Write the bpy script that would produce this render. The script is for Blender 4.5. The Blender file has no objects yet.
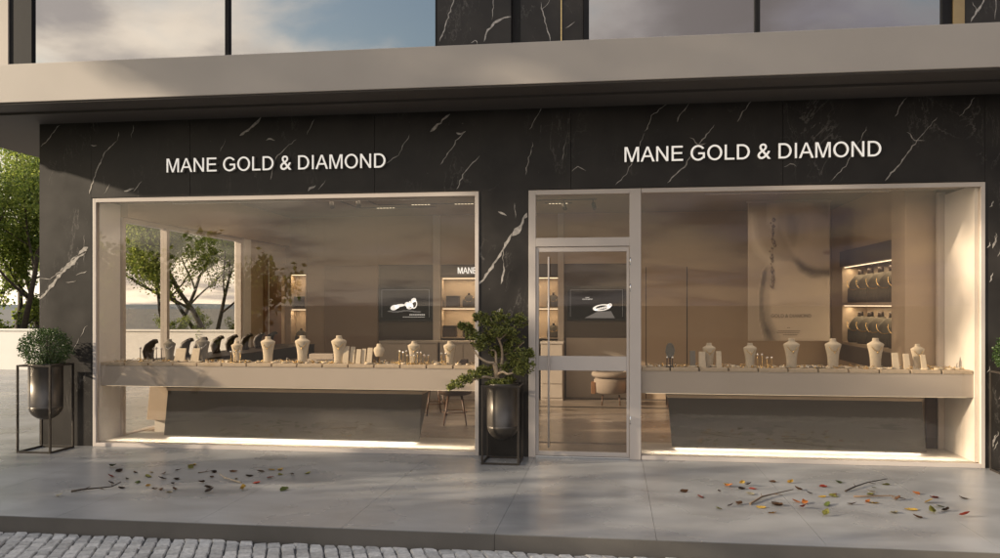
import bpy, bmesh, math, random
from mathutils import Vector, Matrix, noise
R = math.radians
random.seed(7)
SC = bpy.context.scene
COL = SC.collection

# ------------------------------------------------------------------ camera, sky, sun, exposure
YAW = math.atan(114 / 836)
CAMY, CAMZ, FPX = -9.6, 1.75, 836.0
cam = bpy.data.cameras.new('camera')
cam.sensor_width = 36; cam.lens = FPX * 36 / 1000
cam.shift_y = 0.026; cam.clip_end = 3000; cam.clip_start = .05
camo = bpy.data.objects.new('camera', cam); COL.objects.link(camo)
camo.location = (0, CAMY, CAMZ); camo.rotation_euler = (R(90), 0, YAW)
SC.camera = camo

LIGHT = Vector((1.0, .33, -.31)).normalized()        # direction the sunlight travels
SUN_EL = math.asin(-LIGHT.z)
SUN_AZ = math.atan2(-LIGHT.x, -LIGHT.y)              # clockwise from +y
sun = bpy.data.lights.new('sun', 'SUN'); sun.energy = 5.0; sun.angle = R(1.1); sun.color = (1, .84, .64)
suno = bpy.data.objects.new('sun', sun); COL.objects.link(suno)
suno.location = (-20, -10, 12)
suno.rotation_euler = LIGHT.to_track_quat('-Z', 'Y').to_euler()

SC.view_settings.view_transform = 'Standard'; SC.view_settings.look = 'None'
SC.view_settings.exposure = .62; SC.view_settings.gamma = 1
SC.view_settings.use_curve_mapping = False
SC.render.engine = 'CYCLES'
SC.cycles.use_denoising = True
SC.cycles.max_bounces = 10; SC.cycles.transparent_max_bounces = 24
SC.cycles.diffuse_bounces = 4; SC.cycles.glossy_bounces = 5
SC.cycles.sample_clamp_indirect = 6
SC.cycles.caustics_reflective = False; SC.cycles.caustics_refractive = False

world = bpy.data.worlds.new('World'); SC.world = world; world.use_nodes = True
wn, wl = world.node_tree.nodes, world.node_tree.links
for n in list(wn): wn.remove(n)
def N(t, **k):
    n = wn.new(t)
    for a, b in k.items(): setattr(n, a, b)
    return n
def M_(op, a, b=None, clamp=False):
    n = N('ShaderNodeMath', operation=op); n.use_clamp = clamp
    for i, v in enumerate((a, b)):
        if v is None: continue
        if isinstance(v, (int, float)): n.inputs[i].default_value = v
        else: wl.new(v, n.inputs[i])
    return n.outputs[0]
out = N('ShaderNodeOutputWorld')
sky = N('ShaderNodeTexSky', sky_type='NISHITA', sun_disc=False, sun_elevation=SUN_EL, sun_rotation=SUN_AZ,
        air_density=1.3, dust_density=2.5, ozone_density=1.5)
tc = N('ShaderNodeTexCoord')
sep = N('ShaderNodeSeparateXYZ'); wl.new(tc.outputs['Generated'], sep.inputs[0])
zc = M_('ADD', M_('MAXIMUM', sep.outputs[2], 0.0), .145)
cx = M_('DIVIDE', sep.outputs[0], zc); cy = M_('DIVIDE', sep.outputs[1], zc)
cmb = N('ShaderNodeCombineXYZ'); wl.new(cx, cmb.inputs[0]); wl.new(cy, cmb.inputs[1])
nz = N('ShaderNodeTexNoise'); nz.inputs['Scale'].default_value = 1.05; nz.inputs['Detail'].default_value = 9
nz.inputs['Roughness'].default_value = .56; nz.inputs['Distortion'].default_value = .35
wl.new(cmb.outputs[0], nz.inputs['Vector'])
ramp = N('ShaderNodeMapRange', interpolation_type='SMOOTHSTEP')
ramp.inputs['From Min'].default_value = .36; ramp.inputs['From Max'].default_value = .56
wl.new(nz.outputs['Fac'], ramp.inputs['Value'])
# light to dark inside the clouds
nz2 = N('ShaderNodeTexNoise'); nz2.inputs['Scale'].default_value = 1.9; nz2.inputs['Detail'].default_value = 8
wl.new(cmb.outputs[0], nz2.inputs['Vector'])
r2 = N('ShaderNodeMapRange', interpolation_type='SMOOTHSTEP')
r2.inputs['From Min'].default_value = .38; r2.inputs['From Max'].default_value = .64
wl.new(nz2.outputs['Fac'], r2.inputs['Value'])
dotn = N('ShaderNodeVectorMath', operation='DOT_PRODUCT'); dotn.inputs[1].default_value = (-.99, .05, .10)
wl.new(tc.outputs['Generated'], dotn.inputs[0])
warm = N('ShaderNodeMapRange', interpolation_type='SMOOTHSTEP')
warm.inputs['From Min'].default_value = -.40; warm.inputs['From Max'].default_value = .62
wl.new(dotn.outputs['Value'], warm.inputs['Value'])
def mixc(f, a, b):
    n = N('ShaderNodeMix', data_type='RGBA')
    if isinstance(f, float): n.inputs[0].default_value = f
    else: wl.new(f, n.inputs[0])
    for i, v in ((6, a), (7, b)):
        if isinstance(v, tuple): n.inputs[i].default_value = (*v, 1)
        else: wl.new(v, n.inputs[i])
    return n.outputs[2]
lit = mixc(warm.outputs[0], (.24, .235, .32), (1.55, 1.32, 1.04))
drk = mixc(warm.outputs[0], (.165, .135, .135), (.50, .44, .42))
ccol0 = mixc(M_('MULTIPLY', r2.outputs[0], ramp.outputs[0]), lit, drk)
hz = N('ShaderNodeMapRange', interpolation_type='SMOOTHSTEP')
hz.inputs['From Min'].default_value = .26; hz.inputs['From Max'].default_value = .0
wl.new(sep.outputs[2], hz.inputs['Value'])
hazec = mixc(warm.outputs[0], (.82, .60, .42), (1.75, 1.45, 1.12))
ccol = mixc(M_('MULTIPLY', ramp.outputs[0], .9), hazec, ccol0)
zen = N('ShaderNodeMapRange', interpolation_type='SMOOTHSTEP')
zen.inputs['From Min'].default_value = .40; zen.inputs['From Max'].default_value = .80
wl.new(sep.outputs[2], zen.inputs['Value'])
ccol = mixc(M_('MULTIPLY', zen.outputs[0], .75), ccol, (1.25, 1.30, 1.45))
bgs = N('ShaderNodeBackground'); bgs.inputs[1].default_value = .115; wl.new(sky.outputs[0], bgs.inputs[0])
bgc = N('ShaderNodeBackground'); bgc.inputs[1].default_value = .80; wl.new(ccol, bgc.inputs[0])
hzf = M_('MULTIPLY', hz.outputs[0], .85)
mx = N('ShaderNodeMixShader')
wl.new(M_('MAXIMUM', M_('MULTIPLY', ramp.outputs[0], .9), hzf), mx.inputs[0]); wl.new(bgs.outputs[0], mx.inputs[1]); wl.new(bgc.outputs[0], mx.inputs[2])
wl.new(mx.outputs[0], out.inputs[0])

# ------------------------------------------------------------------ placing helpers
def P(px, py, Y=0.0):
    """world point on the plane y = Y seen at this spot of the photograph"""
    u = (px - 500) / FPX; t = math.tan(YAW); tt = (u - t) / (1 + u * t)
    d = Y - CAMY; x = d * tt
    dep = -x * math.sin(YAW) + d * math.cos(YAW)
    return Vector((x, Y, CAMZ + (305 - py) / FPX * dep))
def fx(px, Y=0.0): return P(px, 305, Y).x
def fz(px, py, Y=0.0): return P(px, py, Y).z
def G(px, py, z=0.0):
    """world point on the level z seen at this spot of the photograph"""
    dep = (CAMZ - z) / ((py - 305) / FPX); lat = (px - 500) / FPX * dep
    return Vector((-dep * math.sin(YAW) + lat * math.cos(YAW), CAMY + dep * math.cos(YAW) + lat * math.sin(YAW), z))
def YX(px, x):
    """depth y at which the plane x is seen at column px"""
    u = (px - 500) / FPX; t = math.tan(YAW); tt = (u - t) / (1 + u * t)
    return x / tt + CAMY

# ------------------------------------------------------------------ materials
MATS = {}
def mat(name, col, rough=.6, metal=0.0, var=.12, scale=6.0, bump=0.0, bscale=40.0, spec=.5, emit=None, estr=0, rvar=0.0, coat=0.0):
    m = bpy.data.materials.new(name); m.use_nodes = True
    nt = m.node_tree; b = nt.nodes['Principled BSDF']
    b.inputs['Roughness'].default_value = rough; b.inputs['Metallic'].default_value = metal
    b.inputs['Specular IOR Level'].default_value = spec
    if coat: b.inputs['Coat Weight'].default_value = coat; b.inputs['Coat Roughness'].default_value = .1
    tcn = nt.nodes.new('ShaderNodeTexCoord')
    nn = nt.nodes.new('ShaderNodeTexNoise'); nn.inputs['Scale'].default_value = scale; nn.inputs['Detail'].default_value = 6
    nt.links.new(tcn.outputs['Object'], nn.inputs['Vector'])
    mr = nt.nodes.new('ShaderNodeMapRange'); mr.inputs['From Min'].default_value = .3; mr.inputs['From Max'].default_value = .7
    mr.inputs['To Min'].default_value = 1 - var; mr.inputs['To Max'].default_value = 1 + var
    nt.links.new(nn.outputs['Fac'], mr.inputs['Value'])
    mc = nt.nodes.new('ShaderNodeVectorMath'); mc.operation = 'SCALE'; mc.inputs[0].default_value = col
    nt.links.new(mr.outputs[0], mc.inputs['Scale'])
    nt.links.new(mc.outputs[0], b.inputs['Base Color'])
    if rvar:
        m2 = nt.nodes.new('ShaderNodeMapRange'); m2.inputs['From Min'].default_value = .3; m2.inputs['From Max'].default_value = .7
        m2.inputs['To Min'].default_value = rough - rvar; m2.inputs['To Max'].default_value = rough + rvar
        nt.links.new(nn.outputs['Fac'], m2.inputs['Value']); nt.links.new(m2.outputs[0], b.inputs['Roughness'])
    if bump:
        bn = nt.nodes.new('ShaderNodeTexNoise'); bn.inputs['Scale'].default_value = bscale; bn.inputs['Detail'].default_value = 5
        nt.links.new(tcn.outputs['Object'], bn.inputs['Vector'])
        bb = nt.nodes.new('ShaderNodeBump'); bb.inputs['Strength'].default_value = bump; bb.inputs['Distance'].default_value = .01
        nt.links.new(bn.outputs['Fac'], bb.inputs['Height']); nt.links.new(bb.outputs[0], b.inputs['Normal'])
    if emit: b.inputs['Emission Color'].default_value = (*emit, 1); b.inputs['Emission Strength'].default_value = estr
    MATS[name] = m
    return m

def glass_mat(name, tint, f0, base=None, basemix=0.0, grow=.35):
    m = bpy.data.materials.new(name); m.use_nodes = True
    nt = m.node_tree; L = nt.links
    for n in list(nt.nodes): nt.nodes.remove(n)
    o = nt.nodes.new('ShaderNodeOutputMaterial')
    tr = nt.nodes.new('ShaderNodeBsdfTransparent'); tr.inputs[0].default_value = (*tint, 1)
    gl = nt.nodes.new('ShaderNodeBsdfGlossy'); gl.inputs['Roughness'].default_value = .004
    g = nt.nodes.new('ShaderNodeNewGeometry')
    d = nt.nodes.new('ShaderNodeVectorMath'); d.operation = 'DOT_PRODUCT'
    L.new(g.outputs['Incoming'], d.inputs[0]); L.new(g.outputs['Normal'], d.inputs[1])
    def ma(op, a, b):
        n = nt.nodes.new('ShaderNodeMath'); n.operation = op
        for i, v in enumerate((a, b)):
            if isinstance(v, (int, float)): n.inputs[i].default_value = v
            else: L.new(v, n.inputs[i])
        return n.outputs[0]
    c = ma('ABSOLUTE', d.outputs['Value'], 0)
    p5 = ma('POWER', ma('SUBTRACT', 1.0, c), 5.0)
    f = ma('ADD', ma('MULTIPLY', p5, grow), f0)
    mxs = nt.nodes.new('ShaderNodeMixShader'); L.new(f, mxs.inputs[0])
    if base:
        df = nt.nodes.new('ShaderNodeBsdfDiffuse'); df.inputs[0].default_value = (*base, 1)
        m2 = nt.nodes.new('ShaderNodeMixShader'); m2.inputs[0].default_value = basemix
        L.new(tr.outputs[0], m2.inputs[1]); L.new(df.outputs[0], m2.inputs[2]); L.new(m2.outputs[0], mxs.inputs[1])
    else:
        L.new(tr.outputs[0], mxs.inputs[1])
    # faint waviness of the panes
    L.new(gl.outputs[0], mxs.inputs[2]); L.new(mxs.outputs[0], o.inputs[0])
    MATS[name] = m
    return m

def leaf_mat(name, c1, c2, trans=.45, rough=.5):
    m = bpy.data.materials.new(name); m.use_nodes = True
    nt = m.node_tree; L = nt.links
    b = nt.nodes['Principled BSDF']; o = nt.nodes['Material Output']
    g = nt.nodes.new('ShaderNodeNewGeometry')
    cr = nt.nodes.new('ShaderNodeMix'); cr.data_type = 'RGBA'
    cr.inputs[6].default_value = (*c1, 1); cr.inputs[7].default_value = (*c2, 1)
    L.new(g.outputs['Random Per Island'], cr.inputs[0])
    L.new(cr.outputs[2], b.inputs['Base Color']); b.inputs['Roughness'].default_value = rough
    t = nt.nodes.new('ShaderNodeBsdfTranslucent'); L.new(cr.outputs[2], t.inputs[0])
    mxs = nt.nodes.new('ShaderNodeMixShader'); mxs.inputs[0].default_value = trans
    L.new(b.outputs[0], mxs.inputs[1]); L.new(t.outputs[0], mxs.inputs[2]); L.new(mxs.outputs[0], o.inputs[0])
    MATS[name] = m
    return m

def marble_mat(name, dark, light, rough):
    m = mat(name, dark, rough, var=.35, scale=2.2, spec=.26, rvar=.05)
    nt = m.node_tree; L = nt.links; b = nt.nodes['Principled BSDF']
    tcn = nt.nodes.new('ShaderNodeTexCoord')
    mp = nt.nodes.new('ShaderNodeMapping'); mp.inputs['Rotation'].default_value = (0, R(-28), 0); mp.inputs['Scale'].default_value = (1.0, 1.0, .38)
    L.new(tcn.outputs['Object'], mp.inputs[0])
    def vein(scale, width, dist):
        w = nt.nodes.new('ShaderNodeTexNoise'); w.inputs['Scale'].default_value = scale; w.inputs['Detail'].default_value = 8
        w.inputs['Roughness'].default_value = .62; w.inputs['Distortion'].default_value = dist
        L.new(mp.outputs[0], w.inputs['Vector'])
        s = nt.nodes.new('ShaderNodeMath'); s.operation = 'SUBTRACT'; s.inputs[1].default_value = .5; L.new(w.outputs['Fac'], s.inputs[0])
        a = nt.nodes.new('ShaderNodeMath'); a.operation = 'ABSOLUTE'; L.new(s.outputs[0], a.inputs[0])
        r = nt.nodes.new('ShaderNodeMapRange'); r.interpolation_type = 'SMOOTHSTEP'
        r.inputs['From Min'].default_value = 0; r.inputs['From Max'].default_value = width
        r.inputs['To Min'].default_value = 1; r.inputs['To Max'].default_value = 0
        L.new(a.outputs[0], r.inputs['Value'])
        return r.outputs[0]
    v1 = vein(1.1, .006, .6); v2 = vein(3.4, .008, .8)
    k = nt.nodes.new('ShaderNodeTexNoise'); k.inputs['Scale'].default_value = 1.5; L.new(tcn.outputs['Object'], k.inputs['Vector'])
    kr = nt.nodes.new('ShaderNodeMapRange'); kr.inputs['From Min'].default_value = .5; kr.inputs['From Max'].default_value = .72
    L.new(k.outputs['Fac'], kr.inputs['Value'])
    # small white flecks
    fl = nt.nodes.new('ShaderNodeTexNoise'); fl.inputs['Scale'].default_value = 26; fl.inputs['Detail'].default_value = 3; L.new(mp.outputs[0], fl.inputs['Vector'])
    fr = nt.nodes.new('ShaderNodeMapRange'); fr.inputs['From Min'].default_value = .73; fr.inputs['From Max'].default_value = .78; L.new(fl.outputs['Fac'], fr.inputs['Value'])
    def ma(op, a, c):
        n = nt.nodes.new('ShaderNodeMath'); n.operation = op
        for i, v in enumerate((a, c)):
            if isinstance(v, (int, float)): n.inputs[i].default_value = v
            else: L.new(v, n.inputs[i])
        return n.outputs[0]
    f = ma('MAXIMUM', ma('MULTIPLY', ma('MULTIPLY', v1, kr.outputs[0]), .30), ma('MULTIPLY', ma('MULTIPLY', v2, kr.outputs[0]), .12))
    f = ma('MAXIMUM', f, ma('MULTIPLY', fr.outputs[0], .35))
    old = b.inputs['Base Color'].links[0].from_socket
    mxn = nt.nodes.new('ShaderNodeMix'); mxn.data_type = 'RGBA'
    L.new(f, mxn.inputs[0]); L.new(old, mxn.inputs[6]); mxn.inputs[7].default_value = (*light, 1)
    L.new(mxn.outputs[2], b.inputs['Base Color'])
    return m

marble = marble_mat('black_marble', (.033, .0295, .0265), (.5, .46, .42), .43)
vein_m = mat('marble_vein', (.40, .37, .335), .3, var=.4, scale=30)
fascia_m = mat('fascia_render', (.41, .37, .325), .62, var=.05, scale=1.2, bump=.04, bscale=90)
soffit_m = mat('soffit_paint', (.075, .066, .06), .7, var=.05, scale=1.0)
frame_m = mat('frame_beige', (.56, .50, .45), .42, var=.03, scale=3)
lining_m = mat('jamb_lining', (.85, .825, .79), .5, var=.03, scale=2)
apron_m = mat('counter_apron', (.52, .475, .43), .42, var=.03, scale=2)
darkmetal = mat('dark_metal', (.012, .012, .013), .6, var=.1, spec=.2)
wall_m = mat('interior_plaster', (.50, .39, .285), .75, var=.05, scale=1.2)
wall2_m = mat('interior_grey_panel', (.12, .098, .08), .6, var=.05, scale=1.2)
brown_m = mat('walnut_panel', (.23, .115, .055), .5, var=.2, scale=3)
ceil_m = mat('ceiling_paint', (.25, .215, .18), .8, var=.03)
floor_m = mat('interior_tile', (.30, .25, .205), .22, var=.18, scale=1.1, rvar=.06)
ledge_m = mat('pale_stone_ledge', (.70, .66, .60), .35, var=.06, scale=2)
bench_m = mat('grey_bench_laminate', (.062, .058, .053), .5, var=.06, scale=1.2)
benchtop_m = mat('bench_top', (.52, .42, .32), .45, var=.05)
cab_m = mat('cabinet_laminate', (.50, .44, .38), .5, var=.03)
black_m = mat('black_lacquer', (.010, .009, .009), .35, var=.1)
tray_m = mat('tray_suede', (.56, .47, .36), .9, var=.12, scale=30)
bust_m = mat('bust_linen', (.62, .54, .42), .85, var=.08, scale=40, bump=.1, bscale=200)
bustdk_m = mat('bust_dark_brown', (.035, .022, .015), .5, var=.2, scale=20)  # on the side counter stands this dark tone stands in for backlit shade
bustgr_m = mat('bust_grey_suede', (.20, .185, .16), .85, var=.08, scale=30)
olive_m = mat('bust_taupe', (.095, .082, .062), .8, var=.1, scale=30)
gold_m = mat('gold', (.83, .60, .28), .22, metal=1, var=.1, scale=40)
silver_m = mat('silver', (.85, .84, .82), .15, metal=1, var=.05)
wood_m = mat('walnut_leg', (.10, .05, .025), .45, var=.25, scale=14)
seat_m = mat('brown_leather', (.06, .035, .022), .5, var=.15, scale=10)
boucle_m = mat('boucle_fabric', (.27, .22, .175), .95, var=.1, scale=60, bump=.4, bscale=120)
bronze_m = mat('bronze_pot', (.095, .083, .070), .40, metal=.75, var=.16, scale=5, rvar=.08, bump=.03, bscale=30)
stand_m = mat('bronze_stand', (.055, .047, .04), .42, metal=.6, var=.15, scale=10)
soil_m = mat('potting_soil', (.03, .02, .014), .95, var=.4, scale=60, bump=.8, bscale=80)
sign_m = mat('sign_letter', (.80, .78, .74), .4, var=.02, emit=(1, .93, .84), estr=.38)
signside_m = mat('sign_return', (.45, .42, .38), .4, var=.02)
led_m = mat('led_strip', (1, .9, .7), .5, emit=(1, .80, .54), estr=1.2, var=0)
spot_m = mat('spot_bulb', (1, .9, .7), .5, emit=(1, .85, .6), estr=1.0, var=0)
screen_m = mat('tv_screen', (.006, .006, .006), .35, var=0, spec=.2)
scrwhite_m = mat('screen_white', (.6, .6, .6), .4, emit=(1, .97, .92), estr=.6, var=0)
scrgrey_m = mat('screen_grey', (.2, .2, .2), .4, emit=(.75, .76, .8), estr=.08, var=0)
bark_m = mat('bark', (.055, .042, .032), .9, var=.35, scale=14, bump=.7, bscale=22)
paleb_m = mat('bonsai_bark', (.40, .30, .20), .8, var=.3, scale=20, bump=.4, bscale=60)
white_wall_m = mat('garden_wall_render', (.72, .69, .64), .85, var=.06, scale=.8, bump=.1, bscale=30)
road_m = mat('asphalt', (.06, .06, .062), .85, var=.2, scale=3, bump=.3, bscale=120)
kerb_m = mat('kerb_stone', (.115, .105, .092), .7, var=.18, scale=1.6, bump=.15, bscale=60)
ground_m = mat('ground_soil', (.12, .115, .10), .9, var=.3, scale=.3)
hill_m = mat('far_hills', (.10, .12, .13), .95, var=.3, scale=.05)
banner_m = mat('banner_print', (.60, .52, .43), .6, var=.03, scale=1)
skin_m = mat('print_skin', (.66, .57, .47), .6, var=.05, scale=3)
skind_m = mat('print_skin_shadow', (.26, .20, .155), .6, var=.1, scale=3)
hair_m = mat('print_hair', (.42, .37, .31), .6, var=.2, scale=6)
printdk_m = mat('print_ink', (.27, .225, .19), .6, var=.1)
glass_m = glass_mat('clear_glass', (.98, .952, .915), .056)
sideglass_m = glass_mat('side_glass', (.96, .96, .96), .03)
upglass_m = glass_mat('mirror_glass', (.25, .25, .26), .58, base=(.03, .03, .035), basemix=.85)
treeleaf_m = leaf_mat('tree_leaf', (.11, .17, .035), (.33, .375, .085), .6)
bonleaf_m = leaf_mat('bonsai_leaf', (.030, .052, .014), (.42, .43, .12), .35, .4)
boxleaf_m = leaf_mat('boxwood_leaf', (.022, .052, .013), (.075, .125, .028), .25, .4)

# pavement: big concrete slabs, cloudy, slightly polished
def pavement_mat():
    m = mat('polished_concrete', (.25, .252, .252), .29, var=.2, scale=.8, rvar=.10, bump=.02, bscale=14)
    nt = m.node_tree; L = nt.links; b = nt.nodes['Principled BSDF']
    tcn = nt.nodes.new('ShaderNodeTexCoord')
    n2 = nt.nodes.new('ShaderNodeTexNoise'); n2.inputs['Scale'].default_value = 2.6; n2.inputs['Detail'].default_value = 4; n2.inputs['Distortion'].default_value = .5
    mp = nt.nodes.new('ShaderNodeMapping'); mp.inputs['Scale'].default_value = (.6, 1.3, 1); L.new(tcn.outputs['Object'], mp.inputs[0]); L.new(mp.outputs[0], n2.inputs['Vector'])
    mr = nt.nodes.new('ShaderNodeMapRange'); mr.inputs['From Min'].default_value = .35; mr.inputs['From Max'].default_value = .68
    mr.inputs['To Min'].default_value = .86; mr.inputs['To Max'].default_value = 1.10; L.new(n2.outputs['Fac'], mr.inputs['Value'])
    old = b.inputs['Base Color'].links[0].from_socket
    s = nt.nodes.new('ShaderNodeVectorMath'); s.operation = 'SCALE'; L.new(old, s.inputs[0]); L.new(mr.outputs[0], s.inputs['Scale'])
    L.new(s.outputs[0], b.inputs['Base Color'])
    # per-slab tone
    return m
pave_m = pavement_mat()
def cobble_mat():
    m = mat('granite_cobble', (.43, .415, .39), .8, var=.22, scale=30, bump=.5, bscale=70)
    nt = m.node_tree; L = nt.links; b = nt.nodes['Principled BSDF']
    g = nt.nodes.new('ShaderNodeNewGeometry'); mr = nt.nodes.new('ShaderNodeMapRange')
    mr.inputs['To Min'].default_value = .72; mr.inputs['To Max'].default_value = 1.15; L.new(g.outputs['Random Per Island'], mr.inputs['Value'])
    old = b.inputs['Base Color'].links[0].from_socket
    s = nt.nodes.new('ShaderNodeVectorMath'); s.operation = 'SCALE'; L.new(old, s.inputs[0]); L.new(mr.outputs[0], s.inputs['Scale'])
    L.new(s.outputs[0], b.inputs['Base Color'])
    return m
cobble_m = cobble_mat()

# ------------------------------------------------------------------ mesh builder
class MB:
    def __init__(s): s.bm = bmesh.new()
    def box(s, x0, x1, y0, y1, z0, z1, mi=0, bev=0.0):
        r = bmesh.ops.create_cube(s.bm, size=1)
        vs = r['verts']
        for v in vs:
            v.co = Vector(((x0 + x1) / 2 + v.co.x * (x1 - x0), (y0 + y1) / 2 + v.co.y * (y1 - y0), (z0 + z1) / 2 + v.co.z * (z1 - z0)))
        fs = {f for v in vs for f in v.link_faces}
        for f in fs: f.material_index = mi
        if bev:
            es = list({e for v in vs for e in v.link_edges})
            bmesh.ops.bevel(s.bm, geom=es, offset=bev, segments=2, affect='EDGES', profile=.6, material=-1)
        return s
    def hexa(s, pts, mi=0, bev=0.0):
        """8 corners: bottom four ccw, top four ccw"""
        vs = [s.bm.verts.new(p) for p in pts]
        fs = []
        for idx in ((3, 2, 1, 0), (4, 5, 6, 7), (0, 1, 5, 4), (1, 2, 6, 5), (2, 3, 7, 6), (3, 0, 4, 7)):
            f = s.bm.faces.new([vs[i] for i in idx]); f.material_index = mi; fs.append(f)
        if bev: bmesh.ops.bevel(s.bm, geom=list({e for f in fs for e in f.edges}), offset=bev, segments=2, affect='EDGES', profile=.6)
        return s
    def tube(s, path, rad, n=8, mi=0, sy=1.0, cap=True, smooth=True):
        path = [Vector(p) for p in path]
        if not isinstance(rad, (list, tuple)): rad = [rad] * len(path)
        rings = []; up = Vector((0, 0, 1))
        prev = None
        for i, p in enumerate(path):
            t = (path[min(i + 1, len(path) - 1)] - path[max(i - 1, 0)])
            t = t.normalized() if t.length > 1e-9 else up
            if prev is None:
                a = t.cross(Vector((0, 1, 0)) if abs(t.y) < .9 else Vector((1, 0, 0))).normalized()
            else:
                a = (prev - t * prev.dot(t)); a = a.normalized() if a.length > 1e-6 else t.orthogonal().normalized()
            prev = a; b = t.cross(a)
            rings.append([s.bm.verts.new(p + (a * math.cos(k * 2 * math.pi / n) + b * math.sin(k * 2 * math.pi / n) * sy) * rad[i]) for k in range(n)])
        for i in range(len(rings) - 1):
            for k in range(n):
                f = s.bm.faces.new((rings[i][k], rings[i][(k + 1) % n], rings[i + 1][(k + 1) % n], rings[i + 1][k]))
                f.smooth = smooth; f.material_index = mi
        if cap:
            for rr, rev in ((rings[0], True), (rings[-1], False)):
                f = s.bm.faces.new(list(reversed(rr)) if rev else rr); f.material_index = mi
        return s
    def lathe(s, prof, c=(0, 0, 0), n=24, mi=0, sx=1.0, sy=1.0, smooth=True, shear=(0, 0)):
        """profile of (radius, z); ends are closed"""
        rings = []
        for r, z in prof:
            rings.append([s.bm.verts.new((c[0] + sx * r * math.cos(k * 2 * math.pi / n) + shear[0] * z, c[1] + sy * r * math.sin(k * 2 * math.pi / n) + shear[1] * z, c[2] + z)) for k in range(n)])
        for i in range(len(rings) - 1):
            for k in range(n):
                f = s.bm.faces.new((rings[i][k], rings[i][(k + 1) % n], rings[i + 1][(k + 1) % n], rings[i + 1][k]))
                f.smooth = smooth; f.material_index = mi
        f = s.bm.faces.new(list(reversed(rings[0]))); f.material_index = mi
        f = s.bm.faces.new(rings[-1]); f.material_index = mi
        return s
    def poly(s, pts, mi=0):
        f = s.bm.faces.new([s.bm.verts.new(p) for p in pts]); f.material_index = mi
        return s
    def build(s, name, mats, parent=None, label=None):
        me = bpy.data.meshes.new(name)
        if parent is not None:
            off = wpos(parent)
            bmesh.ops.translate(s.bm, verts=s.bm.verts, vec=-off)
        bmesh.ops.recalc_face_normals(s.bm, faces=[f for f in s.bm.faces])
        s.bm.to_mesh(me); s.bm.free()
        for m in (mats if isinstance(mats, (list, tuple)) else [mats]): me.materials.append(m)
        o = bpy.data.objects.new(name, me); COL.objects.link(o)
        if parent is not None: o.parent = parent
        if label: o['label'] = label
        return o
def wpos(o):
    v = Vector((0, 0, 0))
    while o is not None: v += o.location; o = o.parent
    return v
def tag(o, label=None, cat=None, group=None, kind=None):
    if label: o['label'] = label
    if cat: o['category'] = cat
    if group: o['group'] = group
    if kind: o['kind'] = kind
    return o
def thing(name, loc, label, cat, group=None):
    o = bpy.data.objects.new(name, None); COL.objects.link(o)
    o.location = loc; o.empty_display_size = .1
    return tag(o, label, cat, group)
def copy_tree(o, parent=None):
    c = o.copy(); COL.objects.link(c)
    if parent is not None: c.parent = parent
    for ch in o.children: copy_tree(ch, c)
    return c
def put(proto, used, loc, rz=0, sc=1.0):
    """first use moves the prototype itself, later uses copy it"""
    key = proto.name
    o = copy_tree(proto) if key in used else proto
    used.add(key)
    o.location = loc; o.rotation_euler = (0, 0, rz)
    o.scale = (sc, sc, sc) if not isinstance(sc, tuple) else sc
    return o
USED = set()
def struct(name, mb, mats):
    o = mb.build(name, mats); o['kind'] = 'structure'; return o
def area(name, loc, sx, sy, energy, color=(1, .78, .5), rot=(0, 0, 0)):
    l = bpy.data.lights.new(name, 'AREA'); l.shape = 'RECTANGLE'; l.size = sx; l.size_y = sy; l.energy = energy; l.color = color
    o = bpy.data.objects.new(name, l); COL.objects.link(o); o.location = loc; o.rotation_euler = rot
    return o
ORD = ['first', 'second', 'third', 'fourth', 'fifth', 'sixth', 'seventh', 'eighth', 'ninth', 'tenth', 'eleventh', 'twelfth', 'thirteenth', 'fourteenth', 'fifteenth', 'sixteenth', 'seventeenth', 'eighteenth', 'nineteenth', 'twentieth']

# ------------------------------------------------------------------ ground
KY = -3.28
g = MB(); g.poly([(-1500, -1500, -.15), (1500, -1500, -.15), (1500, 1500, -.15), (-1500, 1500, -.15)])
struct('ground', g, ground_m)
g = MB(); g.poly([(-200, -40, -.146), (200, -40, -.146), (200, KY - .02, -.146), (-200, KY - .02, -.146)])
struct('road', g, road_m)
# pavement slabs: one sheet of separate slabs with real joints
g = MB()
xs = [-.905 + 1.22 * k for k in range(-30, 30)]
for i in range(len(xs) - 1):
    g.box(xs[i] + .0014, xs[i + 1] - .0014, KY + .012, 13.4, -.14, 0, 0, 0)
pv = struct('pavement', g, pave_m)
g = MB()
for k in range(-12, 12):
    g.box(-.905 + 4.88 * k + .002, -.905 + 4.88 * (k + 1) - .002, KY - .0, KY + .010, -.148, -.004, 0, .0)
struct('kerb', g, kerb_m)

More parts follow.
